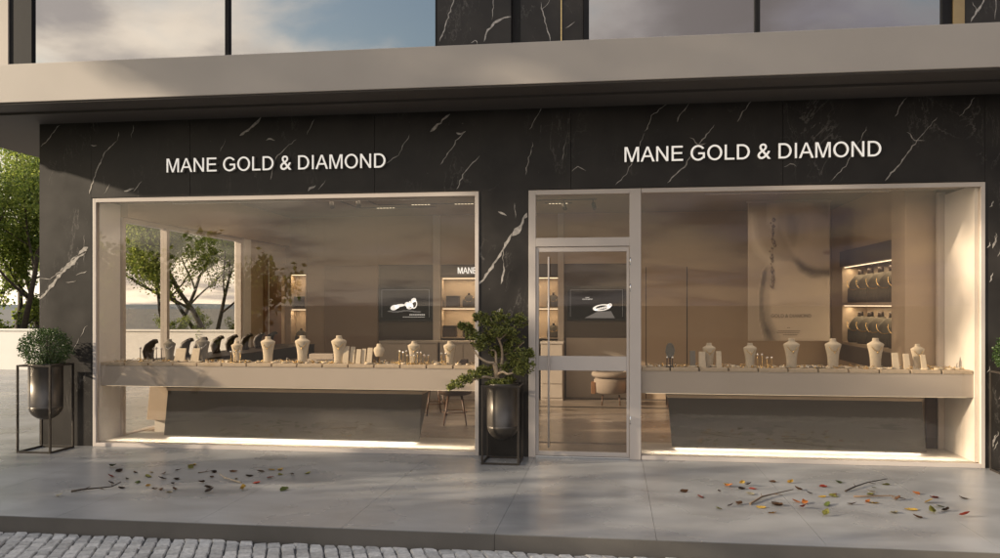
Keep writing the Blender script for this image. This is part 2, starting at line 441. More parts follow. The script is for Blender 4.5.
# granite setts turned about 22 degrees against the kerb
g = MB(); random.seed(3)
b_ = R(22); e1 = Vector((math.cos(b_), math.sin(b_), 0)); e2 = Vector((-math.sin(b_), math.cos(b_), 0))
W_, L_ = .106, .112
orig = Vector((-2, KY - .8, 0))
for i in range(-70, 72):
    off = random.uniform(0, L_)
    for j in range(-44, 46):
        c = orig + e1 * (i * W_) + e2 * (j * L_ + off)
        if not (-7.2 < c.x < 5.0 and KY - 1.75 < c.y < KY + .02): continue
        w = W_ / 2 - random.uniform(.003, .007); l = L_ / 2 - random.uniform(.002, .006)
        z = -.125 + random.uniform(-.006, .006)
        tl = [(-w, -l), (w, -l), (w, l), (-w, l)]
        jit = [Vector((random.uniform(-.006, .006), random.uniform(-.006, .006), 0)) for _ in range(4)]
        lo = []; hi = []; top = []
        for (a, b), q in zip(tl, jit):
            p = c + e1 * a + e2 * b + q
            if p.y > KY - .006: p.y = KY - .006
            lo.append(Vector((p.x, p.y, z - .03)))
            hi.append(Vector((p.x, p.y, z - .012)))
            pc = p + (c - p) * .16
            if pc.y > KY - .006: pc.y = KY - .008
            top.append(Vector((pc.x, pc.y, z)))
        V = [[g.bm.verts.new(p) for p in ring] for ring in (lo, hi, top)]
        for r0, r1 in ((0, 1), (1, 2)):
            for k in range(4):
                f = g.bm.faces.new((V[r0][k], V[r0][(k + 1) % 4], V[r1][(k + 1) % 4], V[r1][k])); f.smooth = False
        g.bm.faces.new(V[2])
struct('cobblestone_road', g, cobble_m)

# far hills on the left horizon
g = MB(); random.seed(11)
row = []
for k in range(60):
    a = R(-75 + k * 2.6)
    d = 420
    x, y = math.sin(a) * d, math.cos(a) * d
    h = -3 + 5 * noise.noise(Vector((k * .21, 3.1, 0))) + 4 * noise.noise(Vector((k * .7, 1.1, 0)))
    row.append((Vector((x, y, -.2)), Vector((x * 1.12, y * 1.12, max(2, h + 4))), Vector((x * 1.4, y * 1.4, -.2))))
for a, b in zip(row, row[1:]):
    g.poly([a[0], b[0], b[1], a[1]]); g.poly([a[1], b[1], b[2], a[2]])
struct('hills', g, hill_m)

# low white garden wall behind the shop
w = thing('garden_wall', (-14, 11.2, 0), 'low white rendered garden wall running below the trees beyond the shop', 'wall')
MB().box(-34, 14, 11.1, 11.35, -.1, 1.05, 0, .008).build('wall_body', white_wall_m, w)
MB().box(-34.02, 14.02, 11.07, 11.38, 1.0502, 1.10, 0, .008).build('coping', white_wall_m, w)

# ------------------------------------------------------------------ the shop building
shop = thing('jewellery_shop', (-1.5, 0, 0), 'jewellery shop clad in black veined marble under a projecting grey upper floor', 'shop building')
XL, XR = -8.77, 9.0
WT = 3.08                                            # top of the openings
lx0, lx1 = fx(91), fx(479)                           # left opening
rx0, rx1 = fx(528.5), fx(985)                        # door and right window opening
pier0 = fx(39.5)

VEINS = []
def vein_strip(mb, pts, w0, w1, y=-.0022, mi=1, seed=0):
    """a ragged pale vein, one strip of the slab's own mesh standing 2 mm proud"""
    rnd = random.Random(seed)
    pts = [Vector(p) for p in pts]
    out = []
    for a, b in zip(pts, pts[1:]):
        n = max(2, int((b - a).length / .035))
        for k in range(n): out.append(a.lerp(b, k / n))
    out.append(pts[-1])
    m = len(out); L = []; Rr = []
    for i, p in enumerate(out):
        t = out[min(i + 1, m - 1)] - out[max(i - 1, 0)]; t.normalize()
        nrm = Vector((-t.z, 0, t.x))
        f = i / (m - 1)
        w = (w0 + (w1 - w0) * f) * (.45 + rnd.random() * .9)
        if i in (0, m - 1): w *= .12
        j = nrm * rnd.uniform(-.010, .010)
        L.append(mb.bm.verts.new((p.x + j.x + nrm.x * w, y, p.z + j.z + nrm.z * w)))
        Rr.append(mb.bm.verts.new((p.x + j.x - nrm.x * w, y, p.z + j.z - nrm.z * w)))
    for i in range(m - 1):
        f = mb.bm.faces.new((L[i], L[i + 1], Rr[i + 1], Rr[i])); f.material_index = mi
def veins_px(mb, lst, y=-.0022):
    for k, (pts, w0, w1) in enumerate(lst):
        vein_strip(mb, [P(a, b, 0) for a, b in pts], w0, w1, y, 1, seed=len(pts) * 97 + int(pts[0][0]))

mf = MB()
mf.box(pier0, lx0, 0, .5, 0, 4.03)                   # left pier
mf.box(lx1, rx0, 0, .5, 0, WT)                       # pier between window and door
mf.box(rx1, 5.6, 0, .5, 0, 4.03)                     # right pier
jx = [lx0, fx(190), fx(374.5), fx(571), fx(783), rx1]
for a, b in zip(jx, jx[1:]):                         # header slabs with fine joints
    mf.box(a + .0025, b - .0025, .0, .5, WT, 4.03)
veins_px(mf, [
    ([(240, 136), (250, 128), (262, 117)], .012, .016), ([(100, 166), (105, 152), (117, 141)], .006, .004), ([(117, 141), (119, 132)], .004, .003),
    ([(131, 138), (134, 125)], .004, .003), ([(270, 180), (276, 158), (296, 139)], .005, .004), ([(307, 135), (314, 119)], .004, .003),
    ([(386, 164), (398, 155), (410, 135)], .004, .003), ([(430, 132), (438, 125), (450, 114)], .015, .010), ([(441, 165), (456, 141), (465, 132)], .005, .004),
    ([(457, 190), (464, 172), (480, 156)], .007, .004), ([(525, 175), (529, 158), (533, 142)], .004, .003), ([(41, 147), (50, 137), (60, 125)], .007, .004),
    ([(220, 152), (226, 139)], .003, .002), ([(89, 194), (95, 176), (101, 162)], .007, .005), ([(124, 191), (130, 190), (134, 188)], .016, .010), ([(308, 191), (312, 187), (316, 186)], .016, .010),
    ([(104, 194), (110, 184)], .003, .003), ([(134, 192), (142, 181)], .005, .003), ([(318, 190), (326, 180)], .004, .003), ([(266, 140), (271, 139), (275, 141)], .012, .006), ([(456, 133), (461, 134), (466, 132)], .012, .006), ([(91, 145), (97, 146)], .010, .006),
    ([(530, 130), (536, 118), (542, 107)], .005, .003), ([(645, 132), (652, 116), (667, 104)], .004, .003), ([(677, 122), (682, 112), (690, 103)], .006, .003),
    ([(737, 122), (743, 112), (752, 101)], .006, .003), ([(572, 172), (578, 167), (586, 171)], .005, .004), ([(615, 185), (626, 174), (634, 158), (645, 133)], .004, .003),
    ([(667, 183), (684, 167), (699, 145), (715, 125)], .006, .005), ([(690, 137), (699, 145), (706, 143)], .006, .004), ([(784, 168), (790, 164), (797, 166)], .005, .004),
    ([(830, 181), (845, 166), (857, 146), (867, 127)], .004, .003), ([(895, 117), (900, 107), (907, 97)], .006, .003), ([(885, 181), (900, 163), (917, 141), (937, 117)], .007, .004),
    ([(907, 132), (915, 140), (925, 141)], .007, .004), ([(960, 117), (968, 107), (975, 97)], .006, .003), ([(562, 160), (566, 140)], .003, .002),
    # left pier
    ([(40, 300), (52, 285), (62, 272), (75, 260), (88, 247)], .014, .034), ([(40, 279), (50, 279), (62, 270), (74, 258), (87, 250)], .004, .007), ([(66, 283), (77, 281)], .004, .003), ([(76, 275), (87, 271)], .007, .005),
    ([(80, 337), (87, 325)], .003, .005), ([(72, 352), (79, 338)], .003, .003), ([(84, 262), (84, 235)], .002, .002),
    # middle pier
    ([(479, 285), (490, 270), (500, 255), (512, 233)], .011, .016), ([(512, 236), (519, 228), (527, 213)], .035, .016), ([(501, 284), (504, 274), (503, 262)], .010, .006), ([(500, 308), (497, 318)], .018, .012), ([(498, 212), (507, 215)], .008, .012), ([(514, 203), (516, 218)], .003, .003), ([(503, 262), (503, 247)], .003, .003),
])
rnd = random.Random(5)
for k in range(26):                                  # flecks of the right pier
    a = rnd.uniform(987, 1010); b = rnd.uniform(190, 460); s = rnd.uniform(3, 9)
    veins_px(mf, [([(a, b), (a + s * .4, b - s * .8), (a + s * .55, b - s * 1.4)], rnd.uniform(.004, .012), .004)])
mf.build('marble_facade', [marble, vein_m], shop)

# upper floor: slab with fascia and soffit, marble, windows
up = MB()
up.box(XL, XR, -1.02, 7.0, 4.03, 4.46, 0, .006)
up.build('fascia_slab', fascia_m, shop)
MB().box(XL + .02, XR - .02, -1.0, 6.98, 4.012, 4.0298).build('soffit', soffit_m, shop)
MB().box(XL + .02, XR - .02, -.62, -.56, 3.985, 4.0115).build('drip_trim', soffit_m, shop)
UT = 7.4
um = MB(); um.box(fx(437), fx(511), 0, .3, 4.46, UT)
veins_px(um, [([(440, 42), (446, 24), (453, 2), (455, -20)], .008, .006), ([(484, 42), (488, 30), (497, 21), (511, 16)], .008, .014), ([(492, 20), (494, -5)], .003, .003), ([(471, 43), (475, 40), (478, 44)], .010, .006)])
um.build('upper_marble', [marble, vein_m], shop)
um = MB(); um.box(fx(520), fx(583), .06, .3, 4.46, UT)
veins_px(um, [([(550, 40), (545, 20), (540, 0)], .005, .004), ([(565, 27), (575, 20)], .004, .003), ([(541, 10), (552, -6)], .003, .003)], .058)
um.build('upper_marble', [marble, vein_m], shop)
um = MB(); um.box(fx(965), XR, 0, .3, 4.46, UT)
veins_px(um, [([(970, 22), (977, 12), (985, -2)], .007, .016), ([(995, 20), (996, -6)], .003, .003), ([(979, 13), (972, 2)], .004, .003)])
um.build('upper_marble', [marble, vein_m], shop)
MB().box(fx(511) + .001, fx(520) - .001, .16, .3, 4.46, UT).build('upper_marble', [marble, vein_m], shop)
MB().box(fx(561) - .006, fx(561) + .006, .045, .0598, 4.46, UT).build('metal_inlay', gold_m, shop)
MB().box(XL, fx(8), .0, .3, 4.46, UT).build('upper_corner', fascia_m, shop)
MB().box(XL, XR, -.05, 7.0, UT, UT + .35, 0, .01).build('roof_slab', fascia_m, shop)
MB().box(XL + .1, XR - .1, 6.6, 6.9, 4.46, UT).build('rear_wall', fascia_m, shop)
MB().box(XL + .05, XL + .3, .3, 6.6, 4.46, UT).build('upper_side_wall', fascia_m, shop)
MB().box(XR - .3, XR - .05, .3, 6.6, 4.46, UT).build('upper_side_wall', fascia_m, shop)
def upper_window(px0, px1, fw):
    a, b = fx(px0), fx(px1)
    m = MB(); m.box(a, a + fw[0], .02, .12, 4.46, UT, 0, .003); m.box(b - fw[1], b, .02, .12, 4.46, UT, 0, .003)
    m.box(a + fw[0], b - fw[1], .02, .12, 4.46, 4.52, 0, .003); m.box(a + fw[0], b - fw[1], .02, .12, UT - .08, UT, 0, .003)
    f = m.build('upper_window', darkmetal, shop)
    MB().box(a + fw[0], b - fw[1], .06, .075, 4.52, UT - .08).build('glass', upglass_m, f)
upper_window(8, 226, (.31, .025)); upper_window(226.2, 436.5, (.022, .02)); upper_window(583.5, 757.5, (.06, .025)); upper_window(757.7, 953, (.03, .10))
MB().box(fx(953), fx(964.5), -.01, .12, 4.46, UT, 0, .004).build('bronze_mullion', mat('bronze_trim', (.40, .29, .15), .4, metal=.6), shop)

# ---- interior shell
BY = 6.0
CZ = 3.45
SX = -6.37                                           # glazed side wall
RX = 3.86                                            # right side wall
MB().box(SX, RX + .5, .9, BY, -.1, .03).build('interior_floor', floor_m, shop)
MB().box(lx0 + .06, lx1 - .05, .1, .9, -.1, .05).build('display_ledge', ledge_m, shop)
MB().box(fx(642), rx1 - .05, .1, .9, -.1, .05).build('display_ledge', ledge_m, shop)
MB().box(lx1 - .048, fx(642) - .002, .1, .9, -.1, .02).build('entrance_floor', floor_m, shop)
fl = MB()
for y in (4.5, 5.75): fl.box(-2.2, RX - .01, y, y + .10, .0303, .034)
fl.build('dark_floor_strip', black_m, shop)  # thin black strips across the floor
MB().box(pier0 + .05, XR - .1, .5, 7.0, CZ, 3.95).build('ceiling', ceil_m, shop)
MB().box(lx0, rx1, .3, .5, WT - .02, CZ).build('window_head', ceil_m, shop)
# back wall with its grey recess panels
bw = MB()
bw.box(SX - .2, RX + .5, BY + .3, BY + .5, 0, CZ)
segs = [(-6.6, fx(290, BY), 0), (fx(307, BY), fx(325, BY), 0), (fx(325, BY), fx(378, BY), 0), (fx(633, BY), RX + .5, 0)]
for a, b, _ in segs: bw.box(a + .001, b - .001, BY, BY + .299, 0, CZ)
bw.box(fx(290, BY) + .001, fx(307, BY) - .001, BY, BY + .299, 2.36, CZ); bw.box(fx(290, BY) + .001, fx(307, BY) - .001, BY, BY + .299, 0, 1.0)
bw.box(fx(378, BY) + .001, fx(633, BY) - .001, BY, BY + .299, 2.52, CZ)
bw.build('back_wall', wall_m, shop)
MB().box(fx(325, BY), fx(378, BY), BY - .03, BY - .001, .03, 2.5, 0, .003).build('wall_panel', mat('interior_taupe_panel', (.34, .255, .185), .65, var=.05, scale=1.2), shop)
MB().box(fx(378, BY) + .002, fx(433, BY), BY + .06, BY + .298, 0, 2.52).build('wall_panel', wall2_m, shop)
MB().box(fx(562, BY), fx(633, BY) - .002, BY + .06, BY + .298, 0, 2.52).build('wall_panel', wall2_m, shop)
MB().box(fx(566, BY), fx(632, BY), BY + .02, BY + .0595, .03, 1.14, 0, .003).build('wainscot', cab_m, shop)
gr = MB()
gr.box(fx(687, BY) - .008, fx(687, BY) + .008, BY - .004, BY - .0005, .03, 2.45)
gr.box(fx(646, BY) - .006, fx(646, BY) + .006, BY - .004, BY - .0005, .03, 2.45)
gr.build('panel_joint', black_m, shop)
def shelf_bay(px0, px1, z0, z1, n, name):
    """a lit recess with shelves in the back wall"""
    a, b = fx(px0, BY), fx(px1, BY)
    m = MB(); t = .02
    m.box(a + .002, b - .002, BY + .26, BY + .297, z0, z1)
    m.box(a + .002, a + t, BY - .01, BY + .26, z0, z1); m.box(b - t, b - .002, BY - .01, BY + .26, z0, z1)
    m.box(a + t, b - t, BY - .01, BY + .26, z1 - t, z1); m.box(a + t, b - t, BY - .01, BY + .26, z0, z0 + t)
    o = m.build('shelf_bay', benchtop_m, shop)
    zs = [z0 + t]
    for k in range(1, n):
        z = z0 + (z1 - z0) * k / n; zs.append(z + .02)
        MB().box(a + t, b - t, BY, BY + .26, z - .015, z + .015).build('shelf', benchtop_m, o)
    for k in range(n):
        z = z0 + (z1 - z0) * (k + 1) / n - (.022 if k == n - 1 else .017)
        MB().box(a + t + .01, b - t - .01, BY + .015, BY + .035, z - .012, z).build('light_strip', led_m, o)
        area('shelf_light', ((a + b) / 2, BY + .06, z - .02), b - a - .1, .04, 1.7 * (b - a))
    return a, b, zs
bay1 = shelf_bay(290, 307, 1.0, 2.36, 2, 'narrow')
bay2 = shelf_bay(441, 562, 1.12, 2.28, 2, 'wide')
MB().box(fx(433, BY) + .002, fx(562, BY), BY + .05, BY + .298, 2.30, 2.52).build('sign_board', wall2_m, shop)
MB().box(fx(433, BY) + .002, fx(562, BY) - .002, BY + .05, BY + .298, 0, 1.10).build('wall_panel', wall2_m, shop)
MB().box(fx(433, BY) + .01, fx(441, BY) - .01, BY - .05, BY + .045, .03, CZ, 0, .004).build('metal_mullion', frame_m, shop)
MB().box(fx(558, BY), fx(564, BY), BY - .05, BY + .045, .03, CZ, 0, .004).build('metal_mullion', frame_m, shop)

# right side wall with the lit niche
ny0, ny1, nz0, nz1 = YX(899.5, RX), YX(842, RX), 1.13, 2.40
rw = MB()
rw.box(RX, RX + .45, .95, ny0, 0, CZ); rw.box(RX, RX + .45, ny1, BY, 0, CZ)
rw.box(RX, RX + .45, ny0 + .001, ny1 - .001, nz1 + .26, CZ); rw.box(RX, RX + .45, ny0 + .001, ny1 - .001, 0, nz0 - .05)
rw.build('side_wall', wall_m, shop)
MB().box(RX - .04, RX + .44, ny0 + .002, ny1 - .002, nz1, nz1 + .258, 0, .003).build('niche_header', wall2_m, shop)
nb = MB(); nb.box(RX + .40, RX + .44, ny0 + .002, ny1 - .002, nz0, nz1 - .002); nb.box(RX, RX + .40, ny0 + .002, ny0 + .02, nz0, nz1 - .002); nb.box(RX, RX + .40, ny1 - .02, ny1 - .002, nz0, nz1 - .002)
nb.box(RX, RX + .40, ny0 + .02, ny1 - .02, nz0 - .045, nz0)
niche = nb.build('niche_lining', benchtop_m, shop)
SHZ = 1.77
MB().box(RX - .005, RX + .398, ny0 + .022, ny1 - .022, SHZ - .02, SHZ + .02, 0, .002).build('shelf', benchtop_m, niche)
for z in (nz1 - .012, SHZ - .032):
    MB().box(RX + .03, RX + .055, ny0 + .03, ny1 - .03, z - .008, z + .004).build('light_strip', led_m, niche)
    area('niche_light', (RX + .12, (ny0 + ny1) / 2, z - .02), .06, ny1 - ny0 - .1, 6)
MB().box(RX - .045, RX - .002, ny0 + .002, ny1 - .002, .82, 1.082, 0, .003).build('niche_drawer', wall2_m, shop)
# pillar beside the right jamb
MB().box(fx(905, 1.0), fx(937, 1.0), 1.0, 1.5, .03, CZ, 0, .004).build('interior_pillar', wall_m, shop)
MB().box(fx(937.5, .9), fx(945, .9), .88, .95, .05, WT, 0, .004).build('window_return', frame_m, shop)
MB().box(fx(926, .9), fx(937, .9), .90, .93, .05, .78, 0, .003).build('lower_panel', seat_m, shop)

# glazed left side wall
gy0, gy1 = .5, 4.0
my = YX(165, SX)
s_ = MB()
for y in (gy0 + .03, my, gy1): s_.box(SX - .05, SX + .05, y - .035, y + .035, 0, 2.89, 0, .003)
for a, b in ((gy0 + .065, my - .035), (my + .035, gy1 - .035)):
    s_.box(SX - .05, SX + .05, a, b, 0, .06); s_.box(SX - .05, SX + .05, a, b, 2.83, 2.89)
sw = s_.build('side_window', frame_m, shop)
for a, b in ((gy0 + .065, my - .035), (my + .035, gy1 - .035)):
    MB().box(SX - .006, SX + .006, a, b, .06, 2.83).build('glass', sideglass_m, sw)
MB().box(SX - .12, SX + .12, .5, BY + .3, 2.892, CZ + .4).build('side_lintel', wall_m, shop)
MB().box(SX - .1, SX + .08, gy1 + .036, gy1 + .30, 0, 2.89, 0, .004).build('side_column', lining_m, shop)
MB().box(SX - .1, SX + .02, gy1 + .302, BY + .3, 0, 2.89).build('side_wall', wall_m, shop)
MB().box(SX + .021, SX + .05, YX(262, SX), YX(279, SX), .03, 2.3, 0, .003).build('wood_panel', brown_m, shop)
MB().box(SX + .0505, SX + .06, YX(266, SX) - .015, YX(266, SX) + .015, 1.1, 2.6).build('pale_led_line', lining_m, shop)  # pale strip in place of an LED line, glow put into its colour

# display windows: frame, jamb lining, glass
def display_window(x0, x1, left_lining, right_lining, depth):
    m = MB(); fw = .045
    m.box(x0 + .03, x0 + .03 + fw, -.012, .05, .0, WT - .01, 0, .004) if left_lining else None
    a = x0 + (.03 + fw if left_lining else 0)
    b = x1 - fw
    m.box(b, x1 - .001, -.012, .05, .0, WT - .01, 0, .004)
    m.box(a, b, -.012, .05, WT - .06, WT - .01, 0, .004)
    m.box(a, b, -.012, .05, .0, .045, 0, .004)
    f = m.build('display_window', frame_m, shop)
    MB().box(a, b, .02, .030, .045, WT - .06).build('glass', glass_m, f)
    return f
if True:
    dk = MB().box(lx0 + .001, lx0 + .029, -.004, .06, 0, WT - .005); dk.build('shadow_gap', darkmetal, shop)
    wl_ = display_window(lx0, lx1, True, False, .5)
    MB().box(lx0 + .03, lx0 + .078, .052, .5, .052, WT - .03).build('jamb_lining', lining_m, wl_)
    wr_ = display_window(fx(641.5), rx1, False, True, .8)
    MB().box(rx1 - .085, rx1 - .01, .052, .875, .052, WT - .03).build('jamb_lining', lining_m, wr_)

# entrance: frame, transom light, door leaf
e0, e1_ = rx0, fx(641)
em = MB()
em.box(e0 + .002, e0 + .085, -.014, .07, 0, WT - .01, 0, .004)
em.box(fx(629.5), e1_, -.016, .07, 0, WT - .01, 0, .004)
em.box(e0 + .085, fx(629.5), -.014, .07, WT - .065, WT - .01, 0, .004)
em.box(e0 + .085, fx(629.5), -.014, .07, 2.42, 2.52, 0, .004)
ent = em.build('entrance_frame', frame_m, shop)
MB().box(e0 + .085, fx(629.5), .02, .03, 2.52, WT - .065).build('glass', glass_m, ent)
MB().box(e0 + .085, fx(629.5), -.02, .09, 0.0005, .018, 0, .003).build('threshold', silver_m, ent)
dm = MB(); d0, d1 = e0 + .088, fx(629.5) - .003
dm.box(d0, d0 + .03, .0, .05, .02, 2.415, 0, .003); dm.box(d1 - .03, d1, .0, .05, .02, 2.415, 0, .003)
dm.box(d0 + .03, d1 - .03, .0, .05, 2.36, 2.415, 0, .003); dm.box(d0 + .03, d1 - .03, .0, .05, .02, .07, 0, .003)
dm.box(d0 + .03, d1 - .03, -.004, .054, 1.0, 1.165, 0, .004)
door = dm.build('entrance_door', frame_m, shop)
MB().box(d0 + .03, d1 - .03, .02, .03, 1.165, 2.36).build('glass', glass_m, door)
MB().box(d0 + .03, d1 - .03, .02, .03, .07, 1.0).build('glass', glass_m, door)
hm = MB(); hx = fx(549)
hm.tube([(hx, -.05, .12), (hx, -.05, 2.30)], .011, 10)
for z in (.35, 1.3, 2.1): hm.tube([(hx, -.05, z), (hx, .02, z)], .007, 8)
hm.build('handle', frame_m, door)
for z in (.4, 1.9, 2.2): MB().tube([(d1 + .012, -.012, z), (d1 + .012, -.012, z + .09)], .008, 8).build('hinge', silver_m, door)

# ceiling lights: recessed tracks with small spots
def track(x0, y0, x1, y1, spots):
    m = MB()
    v = Vector((x1 - x0, y1 - y0, 0)); L = v.length; v.normalize(); n = Vector((-v.y, v.x, 0)) * .02
    z0, z1 = CZ - .012, CZ - .0005
    a, b = Vector((x0, y0, 0)), Vector((x1, y1, 0))
    q = [a - n, b - n, b + n, a + n]
    m.hexa([(p.x, p.y, z0) for p in q] + [(p.x, p.y, z1) for p in q])
    t = m.build('ceiling_track', black_m, shop)
    for f, kind in spots:
        p = a.lerp(b, f)
        if kind == 'spot':
            s = MB(); s.tube([(p.x, p.y, z0 - .001), (p.x, p.y, z0 - .04), (p.x, p.y - .005, z0 - .055), (p.x + .03, p.y - .05, z0 - .15)], [.008, .008, .032, .032], 12)
            s.build('spotlight', black_m, t)
        else:
            for k in range(6): MB().box(p.x - .16 + k * .055, p.x - .125 + k * .055, p.y - .017, p.y + .017, z0 - .004, z0 - .0008).build('downlight', spot_m, t)
tx = fx(346, 3.9); track(tx, 3.0, tx, 4.5, [(.12, 'spot')])
tx2 = fx(369, 3.7); track(tx2, 3.0, tx2, 4.1, [(.1, 'spot')])
track(tx + .03, 4.55, fx(436, 4.55), 4.55, [(.35, 'down')]); track(tx2 + .03, 4.15, fx(474, 4.15), 4.15, [(.45, 'down'), (.9, 'down')])
track(fx(500, 3.9), 3.9, fx(597, 3.9), 3.9, [(.66, 'spot'), (.96, 'spot')]); track(fx(545, 4.3), 4.3, fx(572, 4.3), 4.3, [(.5, 'down')])
for x, y, e in ((-4.6, 3.2, 9), (-1.6, 3.6, 11), (1.6, 3.2, 12)):
    area('ceiling_light', (x, y, CZ - .06), 1.6, 1.2, e * .95, (1, .77, .53))

# ------------------------------------------------------------------ counters and benches
def counter(x0, x1, loc, label, name):
    t = thing('display_counter', loc, label, 'display counter', 'display counters in the shop windows')
    MB().box(x0, x1, .075, .10, .745, .985, 0, .003).build('apron', apron_m, t)
    MB().box(x0, x1, .075, .84, .9855, 1.0, 0, .002).build('counter_top', apron_m, t)
    MB().box(x0, x1, .11, .84, .75, .765).build('soffit_board', seat_m, t)
    MB().box(x0, x1, .815, .84, .765, .985).build('rear_rail', apron_m, t)
    MB().box(x0 + .05, x1 - .05, .125, .145, .738, .7495).build('light_strip', led_m, t)
    l = area('counter_light', ((x0 + x1) / 2, .20, .735), x1 - x0 - .2, .05, 6 * (x1 - x0) / 4.5, (1, .87, .68)); l.data.spread = R(34)
    return t
cl0, cl1 = lx0 + .08, lx1 - .001
cr0, cr1 = fx(641.5) + .001, rx1 - .087
counter(cl0, cl1, ((cl0 + cl1) / 2, .4, .75), 'long beige display counter across the left shop window', 'l')
counter(cr0, cr1, ((cr0 + cr1) / 2, .4, .75), 'long beige display counter across the right shop window', 'r')

for x0_, x1_ in ((cl0, cl1), (cr0, cr1)):
    MB().box(x0_ + .75, x1_ - .75, .44, .47, WT - .034, WT - .0205).build('light_strip', frame_m, shop)  # strip added to go with the fill lamp at the window head
    l = area('added_window_light', ((x0_ + x1_) / 2, .42, WT - .04), x1_ - x0_ - 1.5, .06, 13 * (x1_ - x0_) / 4.5, (1, .84, .66))  # added lamp that brightens the jambs and the displays
def bench(xa, xb, ta, tb, y0, y1, zt, loc, label, top=True):
    t = thing('plinth_bench', loc, label, 'bench cabinet', 'grey bench cabinets under the counters')
    MB().box(xa + .3, xb - .4, y0 + .12, y1 - .05, .0505, .084).build('plinth', bench_m, t)
    area('bench_light', ((xa + xb) / 2, y0 + .05, .082), xb - xa - .1, .04, 4.2 * (xb - xa) / 3, (1, .90, .76))
    MB().hexa([(xa, y0, .085), (xb, y0, .085), (xb - .25, y1, .085), (xa + .1, y1, .085), (ta, y0 - .03, zt - .04), (tb, y0 - .03, zt - .04), (tb, y1, zt - .04), (ta, y1, zt - .04)], 0, .004).build('bench_body', bench_m, t)
    if top: MB().box(ta - .01, tb + .01, y0 - .045, y1, zt - .0395, zt, 0, .003).build('bench_top', benchtop_m, t)
    return t
bench(fx(163, .40), fx(419, .40), fx(167, .37), fx(421.5, .37), .42, .80, .70, ((fx(163) + fx(420)) / 2, .6, .05), 'sloping grey bench cabinet under the left window counter', True)
bench(fx(672, .42), fx(927.5, .42), fx(668, .39), fx(923, .39), .45, .82, .70, ((fx(672) + fx(928)) / 2, .6, .05), 'grey bench cabinet with pale top under the right window counter', True)

# dark counter along the glazed side and the cabinet below it
sc_ = thing('side_counter', (-5.95, 3.2, .75), 'black lacquered counter along the glazed left side of the shop', 'display counter')
MB().box(-6.30, -5.62, .86, 5.6, .80, .995, 0, .003).build('counter_body', black_m, sc_)
MB().box(-6.31, -5.61, .855, 5.61, .9955, 1.012, 0, .002).build('counter_top', bustdk_m, sc_)
MB().hexa([(-6.26, .95, .20), (-5.72, .95, .20), (-5.72, 5.4, .20), (-6.26, 5.4, .20), (-6.20, .95, .799), (-5.66, .95, .799), (-5.66, 5.4, .799), (-6.20, 5.4, .799)], 0, .004).build('cabinet', benchtop_m, sc_)
MB().box(-6.2, -5.75, 1.05, 5.3, .03, .1995).build('plinth', ledge_m, sc_)

# base cabinets along the back wall
for k, (a, b, lab) in enumerate(((fx(380, 5.5), fx(438, 5.5), 'pale base cabinet under the television behind the left window'),
                                 (fx(440, 5.5), fx(536, 5.5), 'pale base cabinet under the lit shelves behind the bonsai'),
                                 (fx(541, 5.5), fx(563, 5.5), 'narrow pale base cabinet seen through the glass door'))):
    t = thing('base_cabinet', ((a + b) / 2, 5.7, .03), lab, 'cabinet', 'base cabinets along the back wall')
    MB().box(a, b, 5.47, BY - .06, .03, 1.05, 0, .004).build('cabinet_body', cab_m, t)
    MB().box(a - .01, b + .01, 5.45, BY - .055, 1.0505, 1.085, 0, .003).build('cabinet_top', apron_m, t)
    d = MB(); n = max(1, round((b - a) / .45))
    for i in range(n):
        for z0, z1 in ((.08, .32), (.335, .62), (.635, 1.03)):
            d.box(a + (b - a) * i / n + .01, a + (b - a) * (i + 1) / n - .01, 5.452, 5.4698, z0, z1, 0, .002)
    d.build('drawer_front', cab_m, t)

